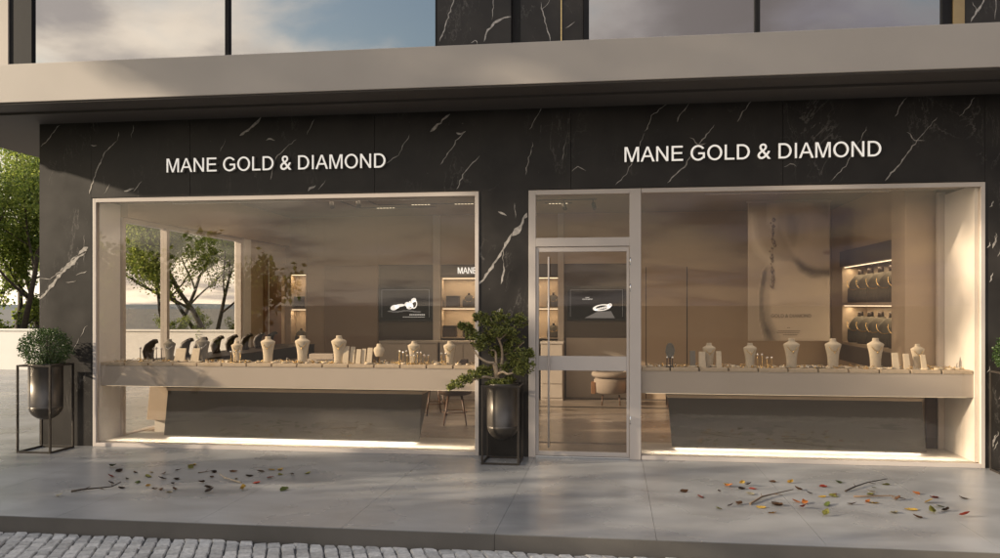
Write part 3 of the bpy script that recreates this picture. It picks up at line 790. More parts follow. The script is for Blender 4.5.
# ------------------------------------------------------------------ signs
def text_mesh(s, size=1.0, extrude=0.0):
    cu = bpy.data.curves.new('txt', 'FONT'); cu.body = s; cu.size = size; cu.extrude = extrude; cu.resolution_u = 3
    o = bpy.data.objects.new('txt', cu); COL.objects.link(o)
    dg = bpy.context.evaluated_depsgraph_get(); dg.update()
    me = bpy.data.meshes.new_from_object(o.evaluated_get(dg))
    bpy.data.objects.remove(o); bpy.data.curves.remove(cu)
    return me
def ell_pts(cx, cy, rx, ry, a0, a1, n=26):
    return [(cx + rx * math.cos(R(a0 + (a1 - a0) * k / n)), cy + ry * math.sin(R(a0 + (a1 - a0) * k / n))) for k in range(n + 1)]
GLY = {
 'M': (1.163, [[(.1, 0), (.1, 1), (.3, 1), (.582, .17), (.864, 1), (1.063, 1), (1.063, 0), (.935, 0), (.935, .84), (.645, 0), (.52, 0), (.228, .85), (.228, 0)]]),
 'A': (.93, [[(0, 0), (.395, 1), (.535, 1), (.93, 0), (.782, 0), (.672, .30), (.252, .30), (.145, 0)], [(.293, .41), (.63, .41), (.525, .69), (.462, .88), (.40, .70)]]),
 'N': (1.008, [[(.105, 0), (.105, 1), (.24, 1), (.77, .215), (.77, 1), (.90, 1), (.90, 0), (.762, 0), (.235, .785), (.235, 0)]]),
 'E': (.93, [[(.11, 0), (.11, 1), (.835, 1), (.835, .882), (.245, .882), (.245, .575), (.80, .575), (.80, .458), (.245, .458), (.245, .118), (.86, .118), (.86, 0)]]),
 'L': (.777, [[(.10, 0), (.10, 1), (.235, 1), (.235, .118), (.73, .118), (.73, 0)]]),
 'I': (.388, [[(.13, 0), (.13, 1), (.262, 1), (.262, 0)]]),
 'D': (1.008, [[(.107, 0), (.107, 1)] + ell_pts(.45, .5, .485, .5, 90, -90), [(.242, .118), (.242, .882)] + ell_pts(.44, .5, .355, .382, 90, -90)]),
 'O': (1.086, [ell_pts(.543, .5, .485, .517, 0, 360, 44)[:-1], ell_pts(.543, .5, .345, .40, 0, 360, 44)[:-1]]),
 'G': (1.086, [ell_pts(.55, .5, .49, .517, 36, 318, 40) + [(.99, .14), (.99, .525), (.56, .525), (.56, .405), (.857, .405), (.857, .21)] + ell_pts(.55, .5, .35, .40, -42, -322, 36)]),
 '&': (.93, None), ' ': (.36, None)}
def amp_outline():
    me = text_mesh('&', 1.0, 0.0)
    return me
def text_mesh2(txt):
    """the sans capitals drawn from their outlines, extruded from -.5 to .5"""
    bm = bmesh.new(); x = 0
    for ch in txt:
        adv, outl = GLY[ch]
        if outl:
            cu = bpy.data.curves.new('glyph', 'CURVE'); cu.dimensions = '2D'; cu.fill_mode = 'BOTH'; cu.extrude = .5
            for pts in outl:
                sp = cu.splines.new('POLY'); sp.points.add(len(pts) - 1); sp.use_cyclic_u = True
                for p, q in zip(sp.points, pts): p.co = (q[0] + x, q[1], 0, 1)
            o = bpy.data.objects.new('glyph', cu); COL.objects.link(o)
            dg = bpy.context.evaluated_depsgraph_get(); dg.update()
            me = bpy.data.meshes.new_from_object(o.evaluated_get(dg)); bpy.data.objects.remove(o); bpy.data.curves.remove(cu)
            bm.from_mesh(me); bpy.data.meshes.remove(me)
        elif ch == '&':
            me = text_mesh('&', 1.0, .5); ys = [v.co.y for v in me.vertices]; xs = [v.co.x for v in me.vertices]
            for v in me.vertices:
                v.co.x = x + .06 + (v.co.x - min(xs)) / (max(xs) - min(xs)) * .84; v.co.y = -.015 + (v.co.y - min(ys)) / (max(ys) - min(ys)) * 1.03
            bm.from_mesh(me); bpy.data.meshes.remove(me)
        x += adv
    return bm
def lettering(s, x0, x1, z0, zcap, y_front, thick, parent, mats, split=True, partname='letter'):
    """letters filling x0..x1 and z0..zcap on a plane facing -y"""
    bm = text_mesh2(s)
    bmesh.ops.remove_doubles(bm, verts=bm.verts, dist=1e-5)
    xs = [v.co.x for v in bm.verts]; ys = [v.co.y for v in bm.verts]
    ax, bx = min(xs), max(xs); ay, by = min(ys), max(ys)
    for v in bm.verts:
        x, y, z = v.co
        v.co = Vector((x0 + (x - ax) / (bx - ax) * (x1 - x0), y_front + (.5 - z) * thick, z0 + (y - ay) / (by - ay) * (zcap - z0)))
    for f in bm.faces: f.normal_update()
    if not split:
        me = bpy.data.meshes.new(partname); bmesh.ops.translate(bm, verts=bm.verts, vec=-wpos(parent)); bm.to_mesh(me); bm.free()
        for m in mats: me.materials.append(m)
        o = bpy.data.objects.new(partname, me); COL.objects.link(o); o.parent = parent
        return
    seen = set(); islands = []
    for v in bm.verts:
        if v in seen: continue
        st = [v]; isl = set()
        while st:
            a = st.pop()
            if a in isl: continue
            isl.add(a)
            for e in a.link_edges: st.append(e.other_vert(a))
        seen |= isl; islands.append(isl)
    off = wpos(parent)
    for isl in sorted(islands, key=lambda i: min(v.co.x for v in i)):
        b2 = bmesh.new(); mp = {v: b2.verts.new(v.co - off) for v in isl}
        for f in {f for v in isl for f in v.link_faces}:
            nf = b2.faces.new([mp[v] for v in f.verts]); nf.material_index = 0 if abs(f.normal.y) > .5 else 1
        bmesh.ops.recalc_face_normals(b2, faces=b2.faces)
        me = bpy.data.meshes.new(partname); b2.to_mesh(me); b2.free()
        for m in mats: me.materials.append(m)
        o = bpy.data.objects.new(partname, me); COL.objects.link(o); o.parent = parent
for p0, p1, lab in ((168.5, 386.5, 'white lettering MANE GOLD & DIAMOND on the marble above the left window'), (624.5, 880, 'white lettering MANE GOLD & DIAMOND on the marble above the right window')):
    a, b = fx(p0), fx(p1)
    t = thing('shop_sign', ((a + b) / 2, -.03, 3.36), lab, 'sign', 'shop signs above the windows')
    lettering('MANE GOLD & DIAMOND', a, b, 3.363, 3.536, -.045, .043, t, [sign_m, signside_m])
t = thing('wall_sign', (fx(469, BY), BY + .03, 2.36), 'small white MANE sign above the lit shelves inside the shop', 'sign')
lettering('MANE', fx(457.5, BY), fx(476.5, BY), 2.345, 2.465, BY + .02, .028, t, [scrwhite_m, scrwhite_m])

# ------------------------------------------------------------------ televisions
def tv(px0, px1, pz0, pz1, label, kind):
    a, b = fx(px0, BY), fx(px1, BY); y = BY + .055
    t = thing('television', ((a + b) / 2, y, (pz0 + pz1) / 2), label, 'television', 'televisions on the back wall')
    MB().box(a, b, y - .045, y - .001, pz0, pz1, 0, .006).build('casing', black_m, t)
    MB().box(a + .03, b - .03, y - .049, y - .0455, pz0 + .03, pz1 - .03).build('screen', screen_m, t)
    yy = y - .0535
    e = MB()
    for q in ((a + .06, a + .066, pz0 + .07, pz1 - .06), (b - .066, b - .06, pz0 + .07, pz1 - .06)): e.box(q[0], q[1], yy, yy + .003, q[2], q[3])
    e.box(a + .066, b - .066, yy, yy + .003, pz1 - .066, pz1 - .06)
    e.build('screen_border', scrgrey_m, t)
    cx = (a + b) / 2; w = b - a
    im = MB()
    def ell(x, z, rx, rz, n=20, rot=0, mi=0, hole=0):
        if not hole:
            im.poly([(x + rx * math.cos(k * 2 * math.pi / n) * math.cos(rot) - rz * math.sin(k * 2 * math.pi / n) * math.sin(rot), yy - .001 * mi, z + rx * math.cos(k * 2 * math.pi / n) * math.sin(rot) + rz * math.sin(k * 2 * math.pi / n) * math.cos(rot)) for k in range(n)], mi)
        else:
            for k in range(n):
                p = []
                for kk, s in ((k, 1), (k + 1, 1), (k + 1, hole), (k, hole)):
                    u, v = rx * s * math.cos(kk * 2 * math.pi / n), rz * s * math.sin(kk * 2 * math.pi / n)
                    p.append((x + u * math.cos(rot) - v * math.sin(rot), yy - .001 * mi, z + u * math.sin(rot) + v * math.cos(rot)))
                im.poly(p, mi)
    if kind == 'rings':
        zc_ = pz0 + .26 * (pz1 - pz0) / .62
        for (dx, dz, rx, rz, rot) in ((-.22, -.02, .075, .05, .3), (-.11, .02, .10, .028, .12), (-.16, -.005, .04, .03, -.3), (.03, .045, .05, .04, .6), (.07, .02, .045, .045, 0), (.16, .12, .055, .04, .5), (.105, .05, .03, .06, .4)):
            ell(cx + dx, zc_ + dz, rx, rz, rot=rot, mi=1)
        ell(cx + .175, zc_ + .04, .055, .085, rot=-.25, mi=1, hole=.68); ell(cx + .09, zc_ + .0, .07, .05, rot=.3, mi=1, hole=.6)
        for k in range(9): ell(cx - .30 + k * .07, zc_ - .09 - .012 * math.sin(k), .05, .012, mi=0)
        e2 = MB()
        for k in range(9): e2.box(cx + .08 + k * .034, cx + .105 + k * .034, yy, yy + .003, pz0 + .115, pz0 + .127)
        for k in range(12): e2.box(cx - .05 + k * .036, cx - .02 + k * .036, yy, yy + .003, pz0 + .075, pz0 + .08)
        e2.build('caption', scrwhite_m, t)
    else:
        zc_ = pz0 + .22
        ell(cx + .10, zc_ + .02, .17, .060, rot=.14, mi=1, hole=.66); ell(cx + .245, zc_ + .06, .045, .035, rot=.5, mi=1, hole=.45)
        for k in range(9): ell(cx - .02 + k * .03, zc_ - .018 + .007 * k, .014, .020, rot=.3, mi=1)
        im.poly([(cx - .22, yy, pz0 + .045), (cx + .34, yy, pz0 + .045), (cx + .27, yy, zc_ - .045), (cx + .02, yy, zc_ - .055)], 0)
        lettering('MANE', cx - .20, cx - .13, pz1 - .215, pz1 - .195, yy, .002, t, [scrwhite_m], False, 'caption')
        lettering('GOLD & DIAMOND', cx - .26, cx - .07, pz1 - .245, pz1 - .225, yy, .002, t, [scrwhite_m], False, 'caption')
    im.build('picture', [scrgrey_m, scrwhite_m], t)
tv(378.5, 433 - .6, fz(405, 321, BY), fz(405, 286.5, BY), 'black television showing diamond rings behind the left window', 'rings')
tv(567, 626, fz(596, 320.5, BY), fz(596, 286.5, BY), 'black television showing a diamond bracelet seen through the door', 'bracelet')

# hanging portrait banner
HY = 4.5
hb = thing('hanging_banner', (fx(789, HY), HY, 1.2), 'large beige portrait banner hanging inside the right window', 'banner')
x0, x1 = fx(748, HY), fx(830, HY); z0, z1 = fz(789, 341, HY), CZ - .03
MB().box(x0, x1, HY, HY + .02, z0, z1, 0, .002).build('banner_sheet', banner_m, hb)
MB().box(x0 - .02, x1 + .02, HY - .01, HY + .03, z1, CZ, 0, .003).build('hanging_rail', frame_m, hb)
def pz(lst, y): return [(P(a, b, HY).x, y, P(a, b, HY).z) for a, b in lst]
def inside(p, poly):
    c = False; n = len(poly)
    for i in range(n):
        (x1, y1), (x2, y2) = poly[i], poly[i - 1]
        if (y1 > p[1]) != (y2 > p[1]) and p[0] < (x2 - x1) * (p[1] - y1) / (y2 - y1) + x1: c = not c
    return c
NECK = [(765, 342), (759, 318), (759, 295), (763, 272), (770, 262), (790, 262), (802, 268), (832, 276), (832, 342)]
EDGE = [(764, 343), (759, 318), (757, 295), (760, 272), (767, 262), (770, 270), (766, 298), (767, 320), (779, 343)]
FACE = [(772, 201), (832, 201), (832, 271), (818, 271), (806, 267), (796, 259), (788, 246), (779, 226)]
JAW = [(794, 258), (806, 267), (818, 271), (832, 271), (832, 277), (812, 279), (800, 272)]
CHEEK = [(782, 214), (797, 214), (803, 230), (799, 248), (788, 250), (781, 236)]
ARC = [(748, 215), (754, 213), (757, 238), (766, 254), (782, 262), (786, 268), (770, 266), (756, 254), (750, 240)]
EAR = [(768, 202), (779, 202), (781, 222), (775, 232), (768, 224)]
BROW = [(812, 201), (832, 201), (832, 222), (822, 216)]
LIPS = [(822, 252.5), (832, 251.5), (832, 256), (824, 255.5)]
LAYERS = [(NECK, (.70, .61, .51), 1.0, 1.2), (EDGE, (.07, .05, .038), .95, 3.6), (ARC, (.72, .66, .58), .7, 2.2), (EAR, (.70, .63, .55), .7, 1.8), (FACE, (.68, .59, .49), .95, 1.2), (CHEEK, (.26, .215, .18), .8, 5.0), (BROW, (.20, .17, .14), .7, 5.0), (JAW, (.10, .075, .055), .92, 1.8), (LIPS, (.38, .26, .21), .8, .7)]
rs = random.Random(8)
OFFS = [(rs.gauss(0, .6), rs.gauss(0, .6)) for _ in range(22)]
nx_, nz_ = 56, 96
pr = MB(); cols = []; vs = []
for j_ in range(nz_ + 1):
    for i_ in range(nx_ + 1):
        px, py = 748.6 + (829.4 - 748.6) * i_ / nx_, 340.5 - (340.5 - 203.5) * j_ / nz_
        c = Vector((.47, .40, .33)) * (1.06 - .16 * (340 - py) / 140)
        for poly, lc, al, soft in LAYERS:
            m_ = sum(inside((px + ox * soft * 1.6, py + oy * soft * 1.6), poly) for ox, oy in OFFS) / len(OFFS)
            if poly is EDGE: m_ *= sum(inside((px + ox * .6, py + oy * .6), NECK) for ox, oy in OFFS) / len(OFFS)
            c = c.lerp(Vector(lc), m_ * al)
        cols.append((*c, 1))
        f = i_ / nx_; g_ = j_ / nz_
        vs.append(pr.bm.verts.new((x0 + .006 + (x1 - x0 - .012) * f, HY - .004, z0 + .006 + (z1 - z0 - .012) * g_)))
for j_ in range(nz_):
    for i_ in range(nx_):
        k = j_ * (nx_ + 1) + i_; pr.bm.faces.new((vs[k], vs[k + 1], vs[k + nx_ + 2], vs[k + nx_ + 1]))
pm = mat('banner_portrait', (1, 1, 1), .6, var=0)
po = pr.build('portrait', pm, hb)
ca = po.data.color_attributes.new('print', 'FLOAT_COLOR', 'POINT')
for k, c in enumerate(cols): ca.data[k].color = c
va = pm.node_tree.nodes.new('ShaderNodeVertexColor'); va.layer_name = 'print'
pm.node_tree.links.new(va.outputs[0], pm.node_tree.nodes['Principled BSDF'].inputs['Base Color'])
er = MB(); rnd = random.Random(2)
for k in range(22):
    f = k / 21; c = P(772 + rnd.uniform(-1.6, 1.6) * (1.5 - f * .6) * (1.4 if 4 < k < 15 else .7), 220 + f * 66, HY); s = rnd.uniform(.012, .034)
    er.lathe([(s * .4, -s), (s, 0), (s * .4, s)], (c.x, HY - .018, c.z), 8)
er.build('earring_print', printdk_m, hb)
lettering('GOLD & DIAMOND', fx(771, HY), fx(811, HY), fz(789, 317.5, HY), fz(789, 314, HY), HY - .012, .002, hb, [printdk_m], False, 'caption')
cp = MB()
for yy, a, b in ((328, 787, 790), (331, 778, 800), (332.8, 777, 799), (335, 783, 796)):
    for k in range(int((b - a) / 1.6) + 1): q = P(a + k * 1.6, yy, HY); cp.box(q.x, q.x + .018, HY - .014, HY - .010, q.z, q.z + .010)
cp.build('caption', printdk_m, hb)

# ------------------------------------------------------------------ seats inside
def stool(loc, label, rz):
    t = thing('bar_stool', loc, label, 'stool', 'dark stools behind the left window')
    x, y, z = loc
    s = MB(); s.lathe([(.17, .42), (.235, .44), (.25, .50), (.235, .53), (.10, .545)], loc, 24); s.build('seat', seat_m, t)
    s = MB()
    s.tube([(x + .24 * math.cos(a), y + .24 * math.sin(a), z + .60) for a in [R(20 + 14 * k) for k in range(11)]], .03, 8, sy=.5); s.build('backrest', seat_m, t)
    for k in range(4):
        a = R(45 + 90 * k) + rz
        s = MB(); s.tube([(x + .13 * math.cos(a), y + .13 * math.sin(a), z + .43), (x + .23 * math.cos(a), y + .23 * math.sin(a), z)], [.018, .010], 8); s.build('leg', wood_m, t)
    s = MB(); s.tube([(x + .185 * math.cos(R(10 * k)), y + .185 * math.sin(R(10 * k)), z + .18) for k in range(37)], .007, 6); s.build('footring', wood_m, t)
stool((fx(455, 2.3), 2.3, .03), 'brown leather stool behind the right end of the left window', .2)
stool((fx(434, 3.3), 3.3, .03), 'farther brown stool half hidden by the grey bench cabinet', .5)
t = thing('armchair', (fx(611, 5.0), 5.0, .03), 'rounded beige tub armchair seen through the lower door glass', 'armchair')
ax, ay = fx(611, 5.0), 5.0
s = MB(); s.lathe([(.24, .20), (.285, .22), (.295, .42), (.28, .455), (.05, .465)], (ax, ay, .03), 30); s.build('seat', boucle_m, t)
s = MB(); s.tube([(ax + .275 * math.cos(R(a)), ay - .265 * math.sin(R(a)), .03 + .525) for a in range(-25, 210, 10)], .052, 10, sy=1.25); s.build('backrest', boucle_m, t)
for sx in (-1, 1):
    MB().box(ax + sx * .30 - .04, ax + sx * .30 + .04, ay - .14, ay + .16, .22, .42, 0, .01).build('arm_panel', brown_m, t)
for k in range(4):
    a = R(45 + 90 * k); s = MB(); s.tube([(ax + .2 * math.cos(a), ay + .2 * math.sin(a), .18), (ax + .22 * math.cos(a), ay + .22 * math.sin(a), .03)], .012, 8); s.build('leg', wood_m, t)
ds = thing('side_table', (fx(648, 4.9), 4.9, .03), 'low honey coloured wooden table behind the left end of right window', 'table')
xx = fx(650, 4.9)
MB().box(xx - .35, xx + .35, 4.6, 5.2, .30, .45, 0, .006).build('tabletop', mat('honey_wood', (.42, .22, .07), .45, var=.2, scale=6), ds)
for sx in (-.3, .3):
    for sy in (4.66, 5.14): MB().box(xx + sx - .02, xx + sx + .02, sy - .02, sy + .02, .03, .2995).build('leg', wood_m, ds)

# ------------------------------------------------------------------ trays and jewellery displays
def tray(x0, x1, y0, label, group):
    t = tag(MB().box(x0, x1, y0, y0 + .32, 1.0005, 1.040, 0, .004).build('display_tray', tray_m), label, 'display tray', group)
    return t
nL = 15
for i in range(nL):
    a = cl0 + (cl1 - cl0) * i / nL; b = cl0 + (cl1 - cl0) * (i + 1) / nL
    tray(a + .009, b - .009, .068, f'beige tray in the left window, {ORD[i]} of fifteen counted from the left jamb', 'trays along the left window')
nR = 11
for i in range(nR):
    a = cr0 + (cr1 - cr0) * i / nR; b = cr0 + (cr1 - cr0) * (i + 1) / nR
    tray(a + .009, b - .009, .068, f'beige tray in the right window, {ORD[i]} of eleven counted from the door', 'trays along the right window')
TZ = 1.0405

def bust_proto(name, m, neckl):
    t = thing(name, (0, 0, 0), 'bust', 'necklace bust')
    b = MB(); b.lathe([(.050, 0), (.052, .01), (.054, .09), (.064, .16), (.078, .215), (.083, .233), (.080, .242), (.058, .255), (.037, .266), (.031, .278), (.031, .294), (.028, .298)], (0, 0, 0), 28, sy=.50)
    b.build('torso', m, t)
    n = MB(); pts = []
    for k in range(21):
        f = -1 + 2 * k / 20
        x = .062 * f; z = .245 - .075 * (1 - f * f); pts.append((x, -.046 + .03 * f * f - .0, z))
    n.tube(pts, .0035, 6); n.lathe([(.002, -.012), (.008, 0), (.002, .012)], (0, -.048, .160), 8)
    n.build('necklace', neckl, t)
    return t
BP = bust_proto('necklace_bust', bust_m, gold_m)
BG = bust_proto('necklace_bust', bustgr_m, silver_m)
def bust(px, top, bot, label, group, y=.20, proto=None, w=None):
    h = fz(px, top, y) - TZ
    s = h / .298
    o = put(proto or BP, USED, (fx(px, y), y, TZ), R(8), (s * (w or 1), s, s))
    tag(o, label, 'necklace bust', group); return o
GL, GR = 'linen necklace busts in the left window', 'linen necklace busts in the right window'
bust(169.5, 339, 360, 'grey suede necklace bust near the left end of the left window', 'grey necklace busts in the left window', .24, BG)
bust(203, 337, 360, 'grey necklace bust behind the second leaning card of the left window', 'grey necklace busts in the left window', .26, BG)
for px, tp, lab in ((237, 341, 'shorter linen bust with small stands before it, leftmost of the linen busts'),
                    (268, 336.5, 'tall linen bust in the left window in front of the black counter'),
                    (302.5, 335.5, 'tall linen bust in the left window just left of the stepped white blocks'),
                    (339, 335.5, 'tall linen bust in the left window between stepped blocks and leaning cards'),
                    (414, 341, 'linen bust behind the cluster of earring stands'),
                    (450, 341, 'linen bust nearest the bonsai at the right end of left window')):
    bust(px, tp, 361, lab, GL, .27 if px in (414, 237) else .20)
for px, tp, lab in ((709, 343, 'small linen bust standing between leaning cards near the door'),
                    (750, 343, 'linen bust directly left of the tall ring stands in right window'),
                    (791.5, 338.5, 'linen bust below the lower edge of the portrait banner'),
                    (833, 338.5, 'linen bust left of the lit niche in the right window'),
                    (875.5, 338, 'largest linen bust standing before the lit niche'),
                    (917.5, 344, 'linen bust behind the leaning cards nearest the right jamb')):
    bust(px, tp, 366, lab, GR, .26 if px in (709, 917.5) else .2)
# bust on a stem
t = thing('necklace_bust', (fx(379, .2), .2, TZ), 'small linen bust raised on a thin stem right of the leaning cards', 'necklace bust', GL)
s = MB(); c = (fx(379, .2), .2, TZ)
s.lathe([(.035, .085), (.05, .10), (.068, .165), (.062, .19), (.032, .21), (.026, .24), (.022, .243)], c, 24, sy=.5); s.build('torso', bust_m, t)
s = MB(); s.lathe([(.04, 0), (.04, .006), (.006, .01), (.006, .086)], c, 14); s.build('stem', gold_m, t)

# curved necklace stands along the side counter, backlit shade put into their dark colour
t = thing('necklace_stand', (0, 0, 0), 'x', 'necklace stand')
s = MB(); s.tube([(.0, 0, .0), (-.025, 0, .06), (-.03, 0, .12), (-.005, 0, .19), (.045, 0, .235), (.075, 0, .245)], [.05, .05, .058, .052, .034, .030], 14, sy=1.5); s.build('curved_body', bustdk_m, t)
s = MB(); s.tube([(.06, 0, .247), (.10, 0, .252), (.125, 0, .235)], [.032, .028, .012], 12, sy=1.2); s.build('neck_cap', bustdk_m, t)
DS = t
for i, px in enumerate((150, 186, 200, 217, 231, 246, 258.5, 271)):
    x = -6.02
    o = put(DS, USED, (x, YX(px, x), 1.0125), R(-12 + 3 * (i % 3)), (1.0, 1.0, .98 if i else 1.05))
    tag(o, 'dark curved necklace stand on the black side counter, ' + ('nearest the front' if i == 0 else f'{ORD[i]} of eight from the front'), 'necklace stand', 'dark necklace stands on the side counter')

# leaning cards (earring and chain displays)
def card(px0, px1, top, label, group, y=.14, m=None):
    xm = (px0 + px1) / 2; w = fx(px1, y) - fx(px0, y); h = fz(xm, top, y) - TZ; x = fx(xm, y)
    t = thing('display_card', (x, y, TZ), label, 'display card', group)
    MB().hexa([(x - w / 2, y, TZ), (x + w / 2, y, TZ), (x + w / 2, y + .02, TZ), (x - w / 2, y + .02, TZ), (x - w * .46, y + .06, TZ + h), (x + w * .46, y + .06, TZ + h), (x + w * .46, y + .075, TZ + h), (x - w * .46, y + .075, TZ + h)], 0, .003).build('card_face', m or bust_m, t)
    MB().hexa([(x - w * .2, y + .10, TZ), (x + w * .2, y + .10, TZ), (x + w * .2, y + .11, TZ), (x - w * .2, y + .11, TZ), (x - w * .12, y + .073, TZ + h * .75), (x + w * .12, y + .073, TZ + h * .75), (x + w * .12, y + .08, TZ + h * .75), (x - w * .12, y + .08, TZ + h * .75)]).build('easel_leg', m or bust_m, t)
CL, CR = 'leaning cards in the left window', 'leaning cards in the right window'
card(173.5, 184, 348.5, 'wide leaning card in front of the grey bust', CL)
card(190, 198, 348.5, 'leaning card left of the second grey bust', CL)
for i, (a, b, tp, q) in enumerate(((342, 348, 346.5, 'leftmost of the close row right of the tall bust'), (349, 354, 347, 'second from left in the close row'), (355, 360, 349.5, 'shorter middle one of the close row'), (360.5, 365, 349, 'fourth of the close row'), (366, 371.5, 348, 'rightmost of the close row'))):
    card(a, b, tp, f'narrow linen leaning card, {q}', CL, .15 + .02 * (i % 2))
for a, b, tp, q in ((690, 696, 351, 'faint grey leaning card, first from the door'), (699, 706, 352, 'leaning card left of the small bust near the door'), (716.5, 722, 351.5, 'leaning card right of the small bust near the door'), (893, 900, 353, 'leaning card right of the largest bust'), (904.5, 911, 354, 'leaning card just left of the last bust'), (922, 927.5, 355, 'leaning card right of the last bust by the jamb')):
    card(a, b, tp, q, CR, .13, bustgr_m if a == 690 else None)
# stepped white blocks behind
t = thing('stepped_block', (fx(321, .45), .5, 1.0005), 'pale two step display block between two tall busts', 'display block')
MB().box(fx(308, .5), fx(336, .5), .42, .62, 1.0005, 1.075, 0, .003).build('lower_step', cab_m, t)
MB().box(fx(309, .5), fx(333, .5), .50, .62, 1.0755, 1.135, 0, .003).build('upper_step', cab_m, t)
t = thing('jewellery_box', (fx(463, .25), .25, TZ), 'dark brown wedge shaped ring box near the bonsai', 'ring box')
s = MB(); x = fx(463, .25); s.hexa([(x - .06, .2, TZ), (x + .06, .2, TZ), (x + .06, .3, TZ), (x - .06, .3, TZ), (x - .02, .24, TZ + .06), (x + .055, .24, TZ + .055), (x + .055, .3, TZ + .06), (x - .02, .3, TZ + .065)], 0, .004); s.build('box_body', seat_m, t)
# oval mirror stand
t = thing('table_mirror', (fx(670, .2), .2, TZ), 'oval table mirror on a small foot near the door', 'mirror')
x = fx(670, .2); y = .2; h = fz(670, 343, y) - TZ
s = MB(); s.lathe([(.05, 0), (.05, .008), (.008, .015), (.008, h * .42)], (x, y, TZ), 16); s.build('foot', bustdk_m, t)
s = MB()
n = 28; fr = [s.bm.verts.new((x + .052 * math.cos(k * 2 * math.pi / n), y - .006, TZ + h * .68 + h * .33 * math.sin(k * 2 * math.pi / n))) for k in range(n)]
bk = [s.bm.verts.new((v.co.x, y + .006, v.co.z)) for v in fr]
s.bm.faces.new(fr); s.bm.faces.new(list(reversed(bk)))
for k in range(n): s.bm.faces.new((fr[k], fr[(k + 1) % n], bk[(k + 1) % n], bk[k]))
s.build('mirror_glass', mat('dull_mirror', (.25, .25, .23), .25, metal=.8), t)
# earring and ring stands
def ring_stand(px, top, label, group, y=.16, m=None):
    x = fx(px, y); h = fz(px, top, y) - TZ
    t = thing('ring_stand', (x, y, TZ), label, 'ring stand', group)
    s = MB(); s.lathe([(.018, 0), (.018, .006), (.006, .010), (.005, h * .85)], (x, y, TZ), 12); s.build('post', m or gold_m, t)
    s = MB(); s.lathe([(.004, -.012), (.012, -.008), (.015, 0), (.010, .010), (.003, .014)], (x, y, TZ + h * .85 + .012), 10); s.build('ring_head', silver_m, t)
RS = 'ring stands in the shop windows'
for i, px in enumerate((399.5, 403, 406.5)): ring_stand(px, 350 + (i % 2), f'tall brass ring stand left of the cluster bust, {ORD[i]} from the left', RS)
for i, px in enumerate((407.5, 411, 414.5)): ring_stand(px, 355, f'short brass ring stand at the front of the cluster, {ORD[i]} from the left', RS, .12)
for i, px in enumerate((417.5, 421)): ring_stand(px, 351.5, f'tall brass ring stand right of the cluster bust, {ORD[i]} from the left', RS)
for i, px in enumerate((424.5, 428.5)): ring_stand(px, 355, f'short ring stand at the right edge of the cluster, {ORD[i]} from the left', RS)
for i, px in enumerate((441.5, 446)): ring_stand(px, 353, f'small stand beside the bust nearest the bonsai, {ORD[i]} from the left', RS, .14)
for i, px in enumerate((231, 234.5, 240)): ring_stand(px, 351, f'small ring stand before the leftmost linen bust, {ORD[i]} from the left', RS, .12)
for i, px in enumerate((140.5, 153.5, 156.5, 161.5)): ring_stand(px, 347 + (i % 2), f'dark ring stand at the left end of left window, {ORD[i]} from the left', RS, .3, bustdk_m)
for i, px in enumerate((667, 672.5)): ring_stand(px, 357, f'tiny ring stand below the oval mirror, {ORD[i]} from the left', RS, .12, bustdk_m)
for i, px in enumerate((757.5, 762)): ring_stand(px, 353.5, f'tall white ring stand right of the bust, {ORD[i]} from the left', RS)
for i, px in enumerate((767, 771.5)): ring_stand(px, 357, f'short ring stand below the portrait banner, {ORD[i]} from the left', RS, .13)

# loose jewellery lying on the trays
def loose(x0, x1, seed, label):
    rnd = random.Random(seed); s = MB()
    for k in range(380):
        x = rnd.uniform(x0, x1); y = rnd.uniform(.11, .36); r = rnd.uniform(.010, .027)
        kind = rnd.random(); mi = rnd.choice((0, 0, 1))
        if kind < .55:
            tilt = rnd.uniform(.2, 1.2); a0 = rnd.uniform(0, 6.28); n = 9
            pts = []
            for q in range(n + 1):
                a = q * 2 * math.pi / n
                p = Vector((r * math.cos(a), r * math.sin(a), 0)); p = Matrix.Rotation(tilt, 3, 'X') @ p; p = Matrix.Rotation(a0, 3, 'Z') @ p
                pts.append((x + p.x, y + p.y, TZ + r * math.sin(tilt) + .003 + p.z))
            s.tube(pts, .0028, 5, mi)
        elif kind < .8:
            s.lathe([(r * .4, 0), (r, r * .4), (r * .3, r)], (x, y, TZ), 6, mi, smooth=False)
        else:
            s.lathe([(r * 1.5, 0), (r * 1.7, .012), (r * 1.2, .02)], (x, y, TZ), 10, 2)
    tag(s.build('loose_jewellery', [gold_m, silver_m, bust_m]), label, 'jewellery', None, 'stuff')
loose(cl0 + .15, cl1 - .1, 21, 'small gold rings and earrings scattered over the left window trays')
loose(cr0 + .1, cr1 - .05, 22, 'small gold rings and earrings scattered over the right window trays')

# niche busts on the right side wall
t = thing('niche_bust', (0, 0, 0), 'x', 'necklace bust')
s = MB(); s.lathe([(.20, 0), (.215, .04), (.21, .14), (.17, .23), (.10, .29), (.05, .31)], (0, 0, 0), 20, sy=.55); s.build('torso', olive_m, t)
s = MB(); s.lathe([(.04, .305), (.035, .35), (.03, .36)], (0, 0, 0), 12); s.build('neck', bustdk_m, t)
s = MB(); s.tube([(.15 * math.cos(R(k * 15)), -.09 - .03 * math.sin(R(k * 15)), .24 - .10 * math.sin(R(k * 15))) for k in range(13)], .004, 6); s.build('necklace', gold_m, t)
NBP = t
for r, z in ((0, SHZ + .021), (1, nz0 + .001)):
    for i in range(5):
        y = ny1 - .42 - (ny1 - ny0 - .80) * i / 4
        o = put(NBP, USED, (RX + .19, y, z), R(-90 + 25), (1.3, 1.2, 1.5 if r == 0 else 1.42))
        tag(o, f'taupe bust on the {"upper" if r == 0 else "lower"} shelf of the lit niche, {ORD[i]} from the far end', 'necklace bust', 'taupe busts in the lit side niche')
